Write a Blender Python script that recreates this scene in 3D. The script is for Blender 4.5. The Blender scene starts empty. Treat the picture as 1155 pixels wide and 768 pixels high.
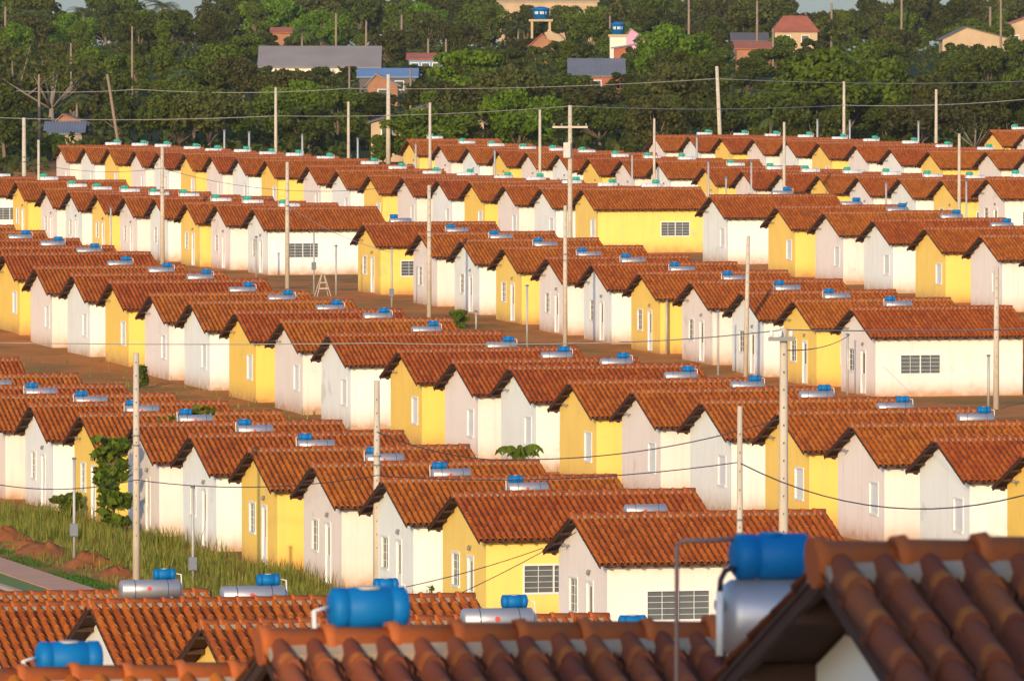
import bpy, math, random
import numpy as np
from mathutils import Vector, Matrix
R = random.Random(7)
C = bpy.context.scene.collection
scene = bpy.context.scene
rad = math.radians
# ------------------------------------------------------------------ camera, world, sun
F = 9600.0; W0 = 1155.0; CX = 577.5; CY = 384.0; HOR = 12.0; CAMZ = 20.0
PITCH = math.atan((CY-HOR)/F)
cam = bpy.data.cameras.new('camera'); camo = bpy.data.objects.new('camera', cam); C.objects.link(camo)
camo.location = (0, 0, CAMZ); camo.rotation_euler = (math.pi/2-PITCH, 0, 0)
cam.sensor_fit = 'HORIZONTAL'; cam.sensor_width = 36; cam.lens = F/W0*36
cam.clip_start = 1; cam.clip_end = 30000
cam.dof.use_dof = True; cam.dof.focus_distance = 290; cam.dof.aperture_fstop = 13
scene.camera = camo
w = bpy.data.worlds.new("World"); scene.world = w; w.use_nodes = True
nt = w.node_tree; bg = nt.nodes['Background']
sky = nt.nodes.new('ShaderNodeTexSky'); sky.sky_type = 'NISHITA'; sky.sun_disc = False
SUN_EL = 13.0; SUN_AZ = 29.0      # azimuth: degrees off the row direction
sky.sun_elevation = rad(SUN_EL); sky.altitude = 0; sky.dust_density = 1.3; sky.air_density = 1.0; sky.ozone_density = 3.0
tint = nt.nodes.new('ShaderNodeMix'); tint.data_type = 'RGBA'; tint.blend_type = 'MULTIPLY'; tint.inputs[0].default_value = 1
nt.links.new(sky.outputs[0], tint.inputs[6]); tint.inputs[7].default_value = (0.94, 1.0, 1.13, 1); nt.links.new(tint.outputs[2], bg.inputs[0]); bg.inputs[1].default_value = 0.15
sl = bpy.data.lights.new('sun', 'SUN'); so = bpy.data.objects.new('sun', sl); C.objects.link(so)
sl.energy = 2.6; sl.angle = rad(0.55); sl.color = (1.0, 0.735, 0.42)
ca, sa = math.cos(rad(SUN_AZ)), math.sin(rad(SUN_AZ))
sd = Vector((-(-0.25*ca+0.968*sa)*math.cos(rad(SUN_EL)), -(0.968*ca+0.25*sa)*math.cos(rad(SUN_EL)), math.sin(rad(SUN_EL)))).normalized()
sky.sun_rotation = math.atan2(sd.x, sd.y)
so.rotation_euler = sd.to_track_quat('Z', 'Y').to_euler(); so.location = (0, -60, 80)
scene.view_settings.view_transform = 'Standard'; scene.view_settings.look = 'None'
scene.view_settings.exposure = 0.66; scene.view_settings.gamma = 1.0
scene.cycles.max_bounces = 6

UX, UY = 0.96825, 0.25          # ridge direction u; row direction v = (-UY, UX)
YAW = math.atan2(UY, UX)
def at(x, y, D):
    cp, sp = math.cos(PITCH), math.sin(PITCH)
    rx = x-CX; up = CY-y
    dy = cp*F + sp*up; dz = -sp*F + cp*up
    t = D/dy
    return Vector((rx*t, D, CAMZ+dz*t))
def uv2xy(u, v): return (u*UX - v*UY, u*UY + v*UX)
def xy2uv(x, y): return (x*UX + y*UY, -x*UY + y*UX)

# ------------------------------------------------------------------ helpers
class MB:
    def __init__(s): s.v = []; s.f = []; s.m = []; s.mi = 0; s.sm = []
    def add(s, vs, fs, smooth=False):
        b = len(s.v); s.v += [tuple(p) for p in vs]
        for f in fs: s.f.append(tuple(b+i for i in f)); s.m.append(s.mi); s.sm.append(smooth)
        return s
    def box(s, x0, x1, y0, y1, z0, z1):
        return s.add([(x0,y0,z0),(x1,y0,z0),(x1,y1,z0),(x0,y1,z0),(x0,y0,z1),(x1,y0,z1),(x1,y1,z1),(x0,y1,z1)],
                     [(0,3,2,1),(4,5,6,7),(0,1,5,4),(1,2,6,5),(2,3,7,6),(3,0,4,7)])
    def tube(s, pts, rs, n=8, caps=True):
        pts = [Vector(p) for p in pts]
        if not hasattr(rs, '__len__'): rs = [rs]*len(pts)
        vs = []; fs = []; prev = None
        for i, p in enumerate(pts):
            a = pts[min(i+1, len(pts)-1)] - pts[max(i-1, 0)]
            a.normalize()
            if prev is None:
                prev = a.orthogonal().normalized()
            else:
                prev = (prev - a*prev.dot(a)).normalized()
            q = a.cross(prev)
            for k in range(n):
                t = 2*math.pi*k/n
                vs.append(p + (prev*math.cos(t)+q*math.sin(t))*rs[i])
        for i in range(len(pts)-1):
            for k in range(n):
                fs.append((i*n+k, i*n+(k+1) % n, (i+1)*n+(k+1) % n, (i+1)*n+k))
        s.add(vs, fs, n > 4)
        if caps:
            b = len(s.v)-len(vs)
            s.f.append(tuple(b+k for k in range(n))[::-1]); s.m.append(s.mi); s.sm.append(False)
            b2 = b+(len(pts)-1)*n
            s.f.append(tuple(b2+k for k in range(n))); s.m.append(s.mi); s.sm.append(False)
        return s
    def lathe(s, prof, axis, org, n=20):      # prof: (distance along axis, radius)
        ax = Vector(axis).normalized(); o = Vector(org)
        return s.tube([o+ax*d for d, r in prof], [max(r, .001) for d, r in prof], n)
    def mesh(s, name, mats):
        me = bpy.data.meshes.new(name); me.from_pydata(s.v, [], s.f)
        for m in (mats if isinstance(mats, (list, tuple)) else [mats]): me.materials.append(m)
        me.polygons.foreach_set('material_index', s.m)
        me.polygons.foreach_set('use_smooth', s.sm)
        me.update(); return me
    def build(s, name, mats, parent=None): return obj(name, s.mesh(name, mats), parent)
def obj(name, me, parent=None):
    o = bpy.data.objects.new(name, me); C.objects.link(o)
    if parent: o.parent = parent
    return o
def tag(o, label=None, cat=None, group=None, kind=None):
    if label: o['label'] = label
    if cat: o['category'] = cat
    if group: o['group'] = group
    if kind: o['kind'] = kind
    return o
def empty(name, loc=(0,0,0), rz=0):
    o = bpy.data.objects.new(name, None); C.objects.link(o); o.location = loc; o.rotation_euler = (0,0,rz); o.empty_display_size = .5
    return o
def copy_tree(o, parent=None):
    c = o.copy(); C.objects.link(c)
    if parent: c.parent = parent
    for ch in o.children: copy_tree(ch, c)
    return c
def np_mesh(name, V, Fq, mat, smooth=False):
    me = bpy.data.meshes.new(name); V = np.asarray(V, np.float32); Fq = np.asarray(Fq, np.int32)
    n = Fq.shape[1]
    me.vertices.add(len(V)); me.vertices.foreach_set('co', V.ravel())
    me.loops.add(Fq.size); me.loops.foreach_set('vertex_index', Fq.ravel())
    me.polygons.add(len(Fq)); me.polygons.foreach_set('loop_start', np.arange(0, Fq.size, n, dtype=np.int32))
    me.polygons.foreach_set('loop_total', np.full(len(Fq), n, np.int32))
    me.polygons.foreach_set('use_smooth', np.full(len(Fq), smooth))
    me.materials.append(mat); me.update(calc_edges=True); return me

# ------------------------------------------------------------------ materials
class NB:
    def __init__(s, name, rough=.8, metal=0, spec=.3):
        s.m = bpy.data.materials.new(name); s.m.use_nodes = True; s.t = s.m.node_tree
        s.b = s.t.nodes['Principled BSDF']; s.b.inputs['Roughness'].default_value = rough; s.b.inputs['Metallic'].default_value = metal
        s.b.inputs['Specular IOR Level'].default_value = spec
        s.tc = s.t.nodes.new('ShaderNodeTexCoord')
    def n(s, t, **k):
        x = s.t.nodes.new(t)
        for a, b in k.items():
            if a in x.bl_rna.properties: setattr(x, a, b)
        return x
    def link(s, a, b): s.t.links.new(a, b)
    def noise(s, scale, detail=4, rough=.55, vec=None, stretch=None, out=0):
        x = s.n('ShaderNodeTexNoise'); x.inputs['Scale'].default_value = scale; x.inputs['Detail'].default_value = detail; x.inputs['Roughness'].default_value = rough
        v = vec or s.tc.outputs['Object']
        if stretch:
            mp = s.n('ShaderNodeMapping'); mp.inputs['Scale'].default_value = stretch; s.link(v, mp.inputs[0]); v = mp.outputs[0]
        s.link(v, x.inputs['Vector']); return x.outputs[out]
    def ramp(s, fac, stops):
        x = s.n('ShaderNodeValToRGB'); e = x.color_ramp.elements
        while len(e) < len(stops): e.new(.5)
        for i, (p, c) in enumerate(stops):
            e[i].position = p; e[i].color = (c[0], c[1], c[2], 1) if hasattr(c, '__len__') else (c, c, c, 1)
        s.link(fac, x.inputs[0]); return x.outputs[0]
    def mix(s, fac, a, b, mode='MIX'):
        x = s.n('ShaderNodeMix'); x.data_type = 'RGBA'; x.blend_type = mode
        for sock, val in ((x.inputs[0], fac), (x.inputs[6], a), (x.inputs[7], b)):
            if isinstance(val, bpy.types.NodeSocket): s.link(val, sock)
            elif hasattr(val, '__len__'): sock.default_value = (val[0], val[1], val[2], 1)
            else: sock.default_value = val
        return x.outputs[2]
    def math(s, op, a, b=0.0, c=None):
        x = s.n('ShaderNodeMath'); x.operation = op
        for i, val in enumerate((a, b, c)):
            if val is None: continue
            if isinstance(val, bpy.types.NodeSocket): s.link(val, x.inputs[i])
            else: x.inputs[i].default_value = val
        return x.outputs[0]
    def sep(s, v):
        x = s.n('ShaderNodeSeparateXYZ'); s.link(v, x.inputs[0]); return x.outputs
    def rnd(s): return s.n('ShaderNodeObjectInfo').outputs['Random']
    def loc(s): return s.n('ShaderNodeObjectInfo').outputs['Location']
    def shifted(s):                      # object coords moved by a per-object amount
        mp = s.n('ShaderNodeVectorMath'); mp.operation = 'ADD'; s.link(s.tc.outputs['Object'], mp.inputs[0]); s.link(s.loc(), mp.inputs[1]); return mp.outputs[0]
    def col(s, c):
        if isinstance(c, bpy.types.NodeSocket): s.link(c, s.b.inputs['Base Color'])
        else: s.b.inputs['Base Color'].default_value = (c[0], c[1], c[2], 1)
        return s
    def bump(s, h, strength=.3, dist=.02):
        x = s.n('ShaderNodeBump'); x.inputs['Strength'].default_value = strength; x.inputs['Distance'].default_value = dist
        s.link(h, x.inputs['Height']); s.link(x.outputs[0], s.b.inputs['Normal']); return s

def plain(name, c, rough=.6, metal=0, var=.15, scale=3, spec=.4):
    m = NB(name, rough, metal, spec); f = m.noise(scale, 5, vec=m.shifted())
    m.col(m.mix(f, [x*(1-var) for x in c], [min(1, x*(1+var)) for x in c])); return m.m

def wall_mat(name, c, c2):
    m = NB(name, .92, 0, .15)
    sh = m.shifted(); z = m.sep(m.tc.outputs['Object'])[2]
    base = m.mix(m.rnd(), c, c2)
    f = m.noise(.7, 5, .6, vec=sh)
    base = m.mix(m.math('MULTIPLY', m.ramp(f, [(.45, 0), (.75, 1)]), .22), base, [x*.72 for x in c])
    # rain streaks under the eaves
    st = m.ramp(m.noise(3.2, 3, .6, vec=sh, stretch=(1.6, 1.6, .12)), [(.52, 0), (.8, 1)])
    base = m.mix(m.math('MULTIPLY', st, .25), base, (.40, .36, .30))
    # red dust thrown up on the foot of the wall
    d = m.math('SUBTRACT', 1.0, m.math('DIVIDE', z, .95)); d = m.math('MAXIMUM', d, 0)
    dn = m.noise(1.8, 5, .65, vec=sh)
    d = m.math('MULTIPLY', m.math('MULTIPLY', d, d), m.math('MULTIPLY', dn, 1.5)); d = m.math('MINIMUM', d, .8)
    base = m.mix(d, base, (.42, .21, .08))
    # greenish damp patches, rare
    g = m.ramp(m.noise(.55, 4, .6, vec=sh), [(.64, 0), (.72, 1)])
    base = m.mix(m.math('MULTIPLY', g, .35), base, (.38, .38, .24))
    m.col(base); m.bump(m.noise(30, 4, vec=sh), .15, .01); return m.m
M = {}
M['pink'] = wall_mat('plaster_warm_white', (.83,.725,.63), (.85,.765,.70))
M['cool'] = wall_mat('plaster_white', (.81,.83,.765), (.84,.85,.80))
M['yellow'] = wall_mat('plaster_yellow', (.91,.605,.125), (.91,.635,.165))
def tile_mat(name='clay_tile', TILEC=((0, (.31,.068,.011)), (.25, (.37,.085,.011)), (.6, (.42,.102,.012)), (1, (.48,.130,.016))), old=False):
    m = NB(name, .85, 0, .2)
    o = m.tc.outputs['Object']; sh = m.shifted()
    of = m.n('ShaderNodeVectorMath'); m.link(o, of.inputs[0]); of.inputs[1].default_value = (4.05, 0, 0)
    mul = m.n('ShaderNodeVectorMath', operation='MULTIPLY'); mul.operation = 'MULTIPLY'; m.link(of.outputs[0], mul.inputs[0]); mul.inputs[1].default_value = (1/.2077, 1/.3722, 0)
    fl = m.n('ShaderNodeVectorMath'); fl.operation = 'FLOOR'; m.link(mul.outputs[0], fl.inputs[0])
    ad = m.n('ShaderNodeVectorMath'); ad.operation = 'ADD'; m.link(fl.outputs[0], ad.inputs[0]); m.link(m.loc(), ad.inputs[1])
    wn = m.n('ShaderNodeTexWhiteNoise'); m.link(ad.outputs[0], wn.inputs[0])
    c = m.ramp(wn.outputs[0], TILEC)
    c = m.mix(m.math('MULTIPLY', m.ramp(m.noise(.8, 6, .65, vec=sh), [(.45, 0), (.8, 1)]), .3), c, (.20,.058,.020))
    c = m.mix(m.math('MULTIPLY', m.ramp(m.noise(9, 4, .7, vec=sh), [(.55, 0), (.8, 1)]), .3), c, (.12,.05,.03))
    fr = m.math('FRACT', m.math('DIVIDE', m.math('ADD', m.sep(o)[0], 4.05), .2077))      # stained pan tiles, painted darker to strengthen the shade in the channels
    pan = m.ramp(m.math('ABSOLUTE', m.math('SUBTRACT', fr, .5)), [(.30, 0), (.36, 1)])
    c = m.mix(m.math('MULTIPLY', pan, .62), c, (.115,.042,.022))
    if old:      # weathered, shade-darkened purple-brown bodies, cleaner orange lips where each tile laps the next
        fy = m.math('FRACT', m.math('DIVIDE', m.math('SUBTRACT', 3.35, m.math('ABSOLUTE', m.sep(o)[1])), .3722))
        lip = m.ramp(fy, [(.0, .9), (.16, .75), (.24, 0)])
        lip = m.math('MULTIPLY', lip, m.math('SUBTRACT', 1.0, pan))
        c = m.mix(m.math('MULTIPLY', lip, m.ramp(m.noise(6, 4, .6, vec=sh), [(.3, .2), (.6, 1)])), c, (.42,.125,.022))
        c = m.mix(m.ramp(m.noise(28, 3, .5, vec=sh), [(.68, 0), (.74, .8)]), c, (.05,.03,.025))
    hs = m.n('ShaderNodeHueSaturation'); m.link(c, hs.inputs['Color'])
    m.link(m.math('MULTIPLY_ADD', m.rnd(), .14, .86), hs.inputs['Value'])
    m.link(m.math('MULTIPLY_ADD', m.rnd(), .012, .495), hs.inputs['Hue'])
    m.col(hs.outputs[0]); m.bump(m.noise(40, 4, vec=sh), .2, .01); return m.m
M['tile'] = tile_mat()
M['tile_old_shaded'] = tile_mat('weathered_shaded_clay_tile', ((0, (.16,.040,.022)), (.3, (.20,.052,.026)), (.7, (.24,.064,.028)), (1, (.30,.085,.03))), True)  # weathered clay, darkened further to carry the shade on the nearest roofs
def ridge_mat():
    m = NB('ridge_tile', .8, 0, .25); sh = m.shifted()
    c = m.mix(m.noise(2.5, 5, .6, vec=sh), (.36,.085,.020), (.44,.118,.028))
    c = m.mix(m.math('MULTIPLY', m.ramp(m.noise(12, 4, .7, vec=sh), [(.5, 0), (.75, 1)]), .5), c, (.16,.07,.045))
    m.col(c); m.bump(m.noise(35, 3, vec=sh), .2, .01); return m.m
M['ridge'] = ridge_mat()
M['mortar'] = plain('mortar', (.34,.26,.18), .95, var=.35, scale=6)
M['timber'] = plain('dark_timber', (.050,.022,.013), .85, var=.4, scale=5)
M['white'] = plain('white_paint', (.74,.73,.70), .5, var=.08)
M['shutter'] = plain('white_steel', (.66,.66,.64), .45, var=.08)
M['louvre'] = plain('dark_louvre_glass', (.10,.105,.085), .25, var=.3, scale=2, spec=.6)
M['glass'] = plain('dark_glass', (.05,.055,.05), .15, var=.3, spec=.6)
M['steel'] = plain('polished_steel', (.42,.41,.42), .45, .6, var=.10, scale=5)
M['enamel'] = plain('white_boiler', (.60,.61,.60), .35, 0, var=.06)
M['band'] = plain('dark_band', (.05,.10,.20), .6)
M['blue'] = plain('blue_plastic', (.002,.135,.37), .55, var=.15, scale=4, spec=.2)
M['green'] = plain('green_plastic', (.02,.33,.22), .45, var=.15)
M['collector'] = plain('collector_glass', (.02,.03,.05), .12, spec=.6)
M['pvc'] = plain('brown_pvc_pipe', (.27,.17,.13), .55)
M['pvcw'] = plain('white_pipe', (.70,.68,.63), .5)
M['black'] = plain('black_rubber', (.03,.03,.03), .6)
M['red'] = plain('red_print', (.55,.07,.05), .6)
M['conc'] = plain('pole_concrete', (.50,.43,.33), .9, var=.22, scale=1.2)
M['concd'] = plain('old_timber_pole', (.24,.17,.12), .9, var=.25, scale=1.5)
M['galv'] = plain('galvanised_post', (.44,.43,.40), .6, .3, var=.15)
M['meter'] = plain('meter_box_grey', (.14,.16,.19), .6)
M['wire'] = plain('cable', (.045,.035,.045), .7)
M['wirel'] = plain('bare_aluminium_cable', (.28,.27,.24), .6)
M['insul'] = plain('insulator_grey', (.20,.20,.20), .5)
M['sand'] = plain('sand_render', (.46,.33,.20), .95, var=.25, scale=.6)
M['brick'] = plain('raw_brick', (.32,.15,.08), .95, var=.3, scale=1.5)
M['fibro'] = plain('fibre_cement_roof', (.25,.22,.20), .9, var=.3, scale=.25)
M['fibrod'] = plain('dark_fibre_cement', (.12,.105,.10), .9, var=.3, scale=.4)
M['bluer'] = plain('blue_metal_roof', (.16,.25,.40), .6, var=.15, scale=.4)
M['redr'] = plain('old_red_roof', (.36,.11,.06), .9, var=.35, scale=.8)
M['pinkw'] = plain('pink_wall', (.62,.30,.42), .9, var=.15)
M['cream'] = plain('cream_wall', (.70,.62,.50), .9, var=.12)
M['trunk'] = plain('bark', (.17,.12,.085), .95, var=.35, scale=2)
M['palebark'] = plain('pale_bark', (.22,.18,.14), .95, var=.3, scale=2)
def metal_sheet(name, c):
    m = NB(name, .5, .1, .4); wv = m.n('ShaderNodeTexWave'); wv.inputs['Scale'].default_value = 1.2; m.link(m.tc.outputs['Object'], wv.inputs['Vector'])
    m.col(m.mix(m.noise(.6, 5), [x*.7 for x in c], [x*1.2 for x in c])); m.bump(wv.outputs['Fac'], .5, .05); return m.m
M['tin'] = metal_sheet('tin_sheet', (.17,.175,.19))
def leaf_mat(name, a, b, tr=.25):
    m = NB(name, .7, 0, .25)
    g = m.n('ShaderNodeNewGeometry')
    f = m.mix(.5, m.noise(.55, 3, .6, vec=m.shifted()), g.outputs['Random Per Island'])
    c = m.mix(f, a, b)
    hs = m.n('ShaderNodeHueSaturation'); m.link(c, hs.inputs['Color']); m.link(m.math('MULTIPLY_ADD', m.rnd(), .5, .75), hs.inputs['Value']); m.link(m.math('MULTIPLY_ADD', m.rnd(), .03, .487), hs.inputs['Hue'])
    m.col(hs.outputs[0])
    t = m.n('ShaderNodeBsdfTranslucent'); m.link(hs.outputs[0], t.inputs[0])
    mx = m.n('ShaderNodeMixShader'); mx.inputs[0].default_value = tr
    out = [n for n in m.t.nodes if n.type == 'OUTPUT_MATERIAL'][0]
    m.link(m.b.outputs[0], mx.inputs[1]); m.link(t.outputs[0], mx.inputs[2]); m.link(mx.outputs[0], out.inputs['Surface'])
    return m.m
M['leafd'] = leaf_mat('leaves_dark', (.018,.031,.003), (.088,.098,.007))
M['leafm'] = leaf_mat('leaves_mid', (.027,.050,.003), (.130,.160,.008))
M['leafb'] = leaf_mat('leaves_bright', (.040,.085,.003), (.160,.235,.008))
M['leafo'] = leaf_mat('leaves_olive', (.032,.038,.006), (.115,.110,.016))
M['palm'] = leaf_mat('palm_leaves', (.055,.085,.018), (.15,.17,.035))
M['grassb'] = leaf_mat('grass_blades', (.050,.095,.006), (.32,.28,.050), .3)
M['lawn'] = leaf_mat('lawn_blades', (.035,.10,.010), (.08,.20,.02), .3)
def ground_mat():
    m = NB('earth', .97, 0, .1); g = m.n('ShaderNodeNewGeometry').outputs['Position']
    y = m.sep(g)[1]
    c = m.mix(m.noise(.35, 8, .65, vec=g), (.42,.125,.028), (.70,.29,.08))
    gr = m.ramp(m.noise(.16, 6, .62, vec=g), [(.47, 0), (.60, 1)])
    c = m.mix(m.math('MULTIPLY', gr, .6), c, m.mix(m.noise(2.5, 4, vec=g), (.10,.10,.020), (.24,.17,.045)))
    sp = m.ramp(m.noise(3.0, 5, .7, vec=g), [(.58, 0), (.72, 1)])
    c = m.mix(m.math('MULTIPLY', sp, .45), c, (.42,.22,.10))
    far = m.math('MINIMUM', m.math('MAXIMUM', m.math('DIVIDE', m.math('SUBTRACT', y, 745), 30), 0), 1)
    c = m.mix(far, c, (.040,.050,.014))
    m.col(c); m.bump(m.noise(1.6, 8, .7, vec=g), .8, .25); return m.m
M['earth'] = ground_mat()
M['dirtroad'] = plain('dirt_road', (.52,.22,.075), .97, var=.3, scale=.5)
M['asph'] = plain('asphalt', (.085,.07,.075), .9, var=.2, scale=.8)
M['pave'] = plain('pink_paving', (.60,.30,.16), .9, var=.2, scale=.9)
M['kerb'] = plain('kerb_concrete', (.52,.36,.24), .9, var=.2, scale=1.0)
M['mound'] = plain('heaped_red_earth', (.27,.085,.022), .98, var=.45, scale=1.4)

# ------------------------------------------------------------------ house data
OFFU = 4.05; RT = 4.15
COLS = ['yellow', 'pink', 'cool']
def row(xref, sref, pts, first):
    out = []
    k = COLS.index(first)
    for (x, y) in pts:
        s = sref*(x+1900)/(xref+1900)
        out.append((x, y, F/s, COLS[k % 3])); k += 1
    return out
ROWS = {}
ROWS['K'] = row(250, 60, [(-150,668),(-27,678),(99,674),(225,697),(362,716),(503,735)], 'yellow')
ROWS['D'] = row(630, 37, [(-178,404),(-118,422),(-71,434),(-20,444),(33,453),(89,464),(150,475),(213,487),(280,503),(351,520),(430,537),(510,553),(643,577)], 'pink')
ROWS['C'] = row(100, 22.3, [(-140,254),(-108,260),(-72,269),(-36,277),(2,284),(38,299),(80,307),(123,315),(168,329),(213,338),(264,349),(316,359),(369,374),(448,392),(510,404),(574,411),(641,427),(712,437),(790,449),(876,461),(959,475),(1053,491),(1153,508)], 'cool')
ROWS['B'] = row(959, 23.7, [(409,250),(472,261),(519,268.5),(566,277),(615.5,288),(666,295.5),(720,305),(778,315),(835,327),(893.5,336),(959,345)], 'yellow')
ROWS['F'] = row(284, 18.0, [(-37,199),(17,203),(49,211),(77,214),(107,216.5),(138.5,220),(173,221.5),(208,227),(242,229),(284,233)], 'cool')
ROWS['G'] = row(655, 17.4, [(66,163.5),(94,164.6),(121,165.7),(150.6,168),(177,170),(207,171.5),(236.5,174),(266,176),(298.5,179),(346,185.4),(379,190.6),(415,196),(453,198),(492.5,201),(529,203),(567,207),(608.5,210),(655,211)], 'pink')
ROWS['A'] = row(655, 17.4, [(800,219),(874.5,231),(928,237.5),(983.5,246),(1042,255),(1105,263.5),(1170,272)], 'cool')
ROWS['H'] = row(600, 14.2, [(459,156.5),(494.5,162),(526.5,165),(560,168),(593,170),(628.5,172),(663,177),(699.6,178.5),(740,180),(793,187),(836,191),(878,194),(921.5,195.5),(965.7,197.5),(1013,199.5),(1061,201),(1112,199.5)], 'yellow')
ROWS['I'] = row(900, 13.8, [(737,152),(776,152.5),(812,153.5),(848.5,155),(885,157),(922,159.4),(963.5,162),(1002.6,166),(1046,169),(1111,169),(1156,172)], 'pink')
ROWS['J'] = row(900, 12.4, [(1117,146),(1154,149)], 'yellow')
ROWS['L'] = row(293, 195, [(-101,750),(293,703),(918,603)], 'yellow') 
# a neighbour just outside the right edge, nearer than the last foreground roof (it shades that roof)
ROWS['N'] = [(2080, 520, 26.8, 'yellow')]
H = []   # (row, i, x, y, D, col, origin)
bases = []
for rk, lst in ROWS.items():
    for i, (x, y, D, c) in enumerate(lst):
        P = at(x, y, D); o = Vector((P.x+UX*OFFU, P.y+UY*OFFU, P.z-RT))
        H.append((rk, i, x, y, D, c, o)); bases.append((o.x, o.y, o.z))

# ------------------------------------------------------------------ terrain
prof = [(-200,-5.0),(0,-5.2),(30,-6),(50,-7.8),(100,-13),(150,-16.2),(230,-18.8),(300,-19.0),(400,-17.6),(500,-16),(600,-15.2),(700,-14.7),(760,-14),(850,-12),(950,-10),(1050,-8.6),(1200,-7.2),(1400,-6.8),(1600,-7.5),(2500,-22),(9000,-45)]
def zprof(D): return CAMZ+np.interp(D, [p[0] for p in prof], [p[1] for p in prof])
bp = np.array(bases)
ctrl = []
for D in list(range(-100, 1700, 25)):
    for X in range(-320, 321, 40):
        if np.min((bp[:,0]-X)**2+(bp[:,1]-D)**2) > 30**2: ctrl.append((X, D, float(zprof(D))))
cp = np.vstack([bp, np.array(ctrl)])
def terr_pts(X, Y):
    X = np.atleast_1d(np.asarray(X, float)); Y = np.atleast_1d(np.asarray(Y, float)); out = np.empty(len(X))
    for a in range(0, len(X), 4000):
        d2 = (X[a:a+4000,None]-cp[None,:,0])**2+(Y[a:a+4000,None]-cp[None,:,1])**2
        ww = 1/(d2+12)**2.2
        out[a:a+4000] = (ww*cp[None,:,2]).sum(1)/ww.sum(1)
    return out-.06
us = [-9000,-4000,-1500,-600,-350,-200,-120] + list(np.arange(-80, 260, 3.)) + list(np.arange(260, 560, 12.)) + [650,800,1200,3000,9000]
vs = [-9000,-3000,-800,-300,-120] + list(np.arange(-60, 800, 3.)) + list(np.arange(800, 1700, 14.)) + [1800,2100,2600,4000,9000]
us = np.array(us); vs = np.array(vs)
UU, VV = np.meshgrid(us, vs); XX = UU*UX-VV*UY; YY = UU*UY+VV*UX
inner = (np.abs(XX) < 330) & (YY > -120) & (YY < 1700)
ZZ = zprof(YY)
ZZ[inner] = terr_pts(XX[inner], YY[inner])
rs = np.random.RandomState(3)
def gz(u, v):
    i = min(max(np.searchsorted(us, u)-1, 0), len(us)-2); j = min(max(np.searchsorted(vs, v)-1, 0), len(vs)-2)
    a = (u-us[i])/(us[i+1]-us[i]); b = (v-vs[j])/(vs[j+1]-vs[j])
    return float((ZZ[j,i]*(1-a)+ZZ[j,i+1]*a)*(1-b)+(ZZ[j+1,i]*(1-a)+ZZ[j+1,i+1]*a)*b)
def tz(x, y): return gz(*xy2uv(x, y))
nu, nv = len(us), len(vs)
idx = np.arange(nu*nv).reshape(nv, nu)
Fq = np.stack([idx[:-1,:-1].ravel(), idx[:-1,1:].ravel(), idx[1:,1:].ravel(), idx[1:,:-1].ravel()], 1)
tag(obj('ground', np_mesh('ground', np.stack([XX.ravel(), YY.ravel(), ZZ.ravel()], 1), Fq, M['earth'], True)), kind='structure')
def pix_ground(x, y):
    lo = 40.
    D = lo
    while D < 1500:
        P = at(x, y, D)
        if P.z < tz(P.x, P.y): return D
        D += 1.0
    return 1500
def strip(name, u0, u1, v0, v1, lift, mat, kerb=False):
    V = []; Fs = []
    ulist = [u0]+[float(a) for a in us if u0 < a < u1]+[u1]; vlist = [v0]+[float(a) for a in vs if v0 < a < v1]+[v1]
    for v in vlist:
        for u in ulist:
            x, y = uv2xy(u, v); V.append((x, y, gz(u, v)+lift))
    n = len(ulist)
    for j in range(len(vlist)-1):
        for i in range(n-1): Fs.append((j*n+i, j*n+i+1, (j+1)*n+i+1, (j+1)*n+i))
    m = MB(); m.add(V, Fs)
    # skirts so a raised pavement has a real side
    if lift > .06:
        for (a, b) in ((0, 1), (n-1, -1)):
            for j in range(len(vlist)-1):
                p, q = V[j*n+a], V[(j+1)*n+a]
                m.add([p, q, (q[0],q[1],q[2]-lift-.05), (p[0],p[1],p[2]-lift-.05)], [(0,1,2,3)])
    return tag(m.build(name, mat), kind='structure')
# paved street between the bottom row and the verge row
strip('street', 46.5, 55.0, 150, 420, .02, M['asph'])
strip('kerb', 55.0, 55.25, 150, 420, .14, M['kerb'])
strip('lawn_strip', 55.25, 56.4, 150, 420, .09, plain('lawn_ground', (.15,.19,.02), .95, var=.3))
strip('pavement', 56.4, 58.0, 150, 420, .12, M['pave'])
# dirt streets higher up
strip('dirt_street', 99.5, 106.5, 230, 640, .03, M['dirtroad'])
strip('dirt_street_kerb', 106.5, 106.7, 230, 470, .12, M['kerb'])
strip('back_dirt_street', 154, 161, 480, 760, .03, M['dirtroad'])

# ------------------------------------------------------------------ air
hz = MB(); hz.box(-9600, 9600, -9600, 9600, -30, 58)
hm = bpy.data.materials.new('haze'); hm.use_nodes = True; hn = hm.node_tree; hn.nodes.clear()
ho = hn.nodes.new('ShaderNodeOutputMaterial'); hp = hn.nodes.new('ShaderNodeVolumePrincipled'); hn.links.new(hp.outputs[0], ho.inputs['Volume'])
hp.inputs['Color'].default_value = (.80,.86,.95,1); hp.inputs['Density'].default_value = 0.00003; hp.inputs['Anisotropy'].default_value = 0.0
tag(hz.build('haze', hm), 'thin bluish air fading the far trees', 'haze', kind='stuff')
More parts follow.
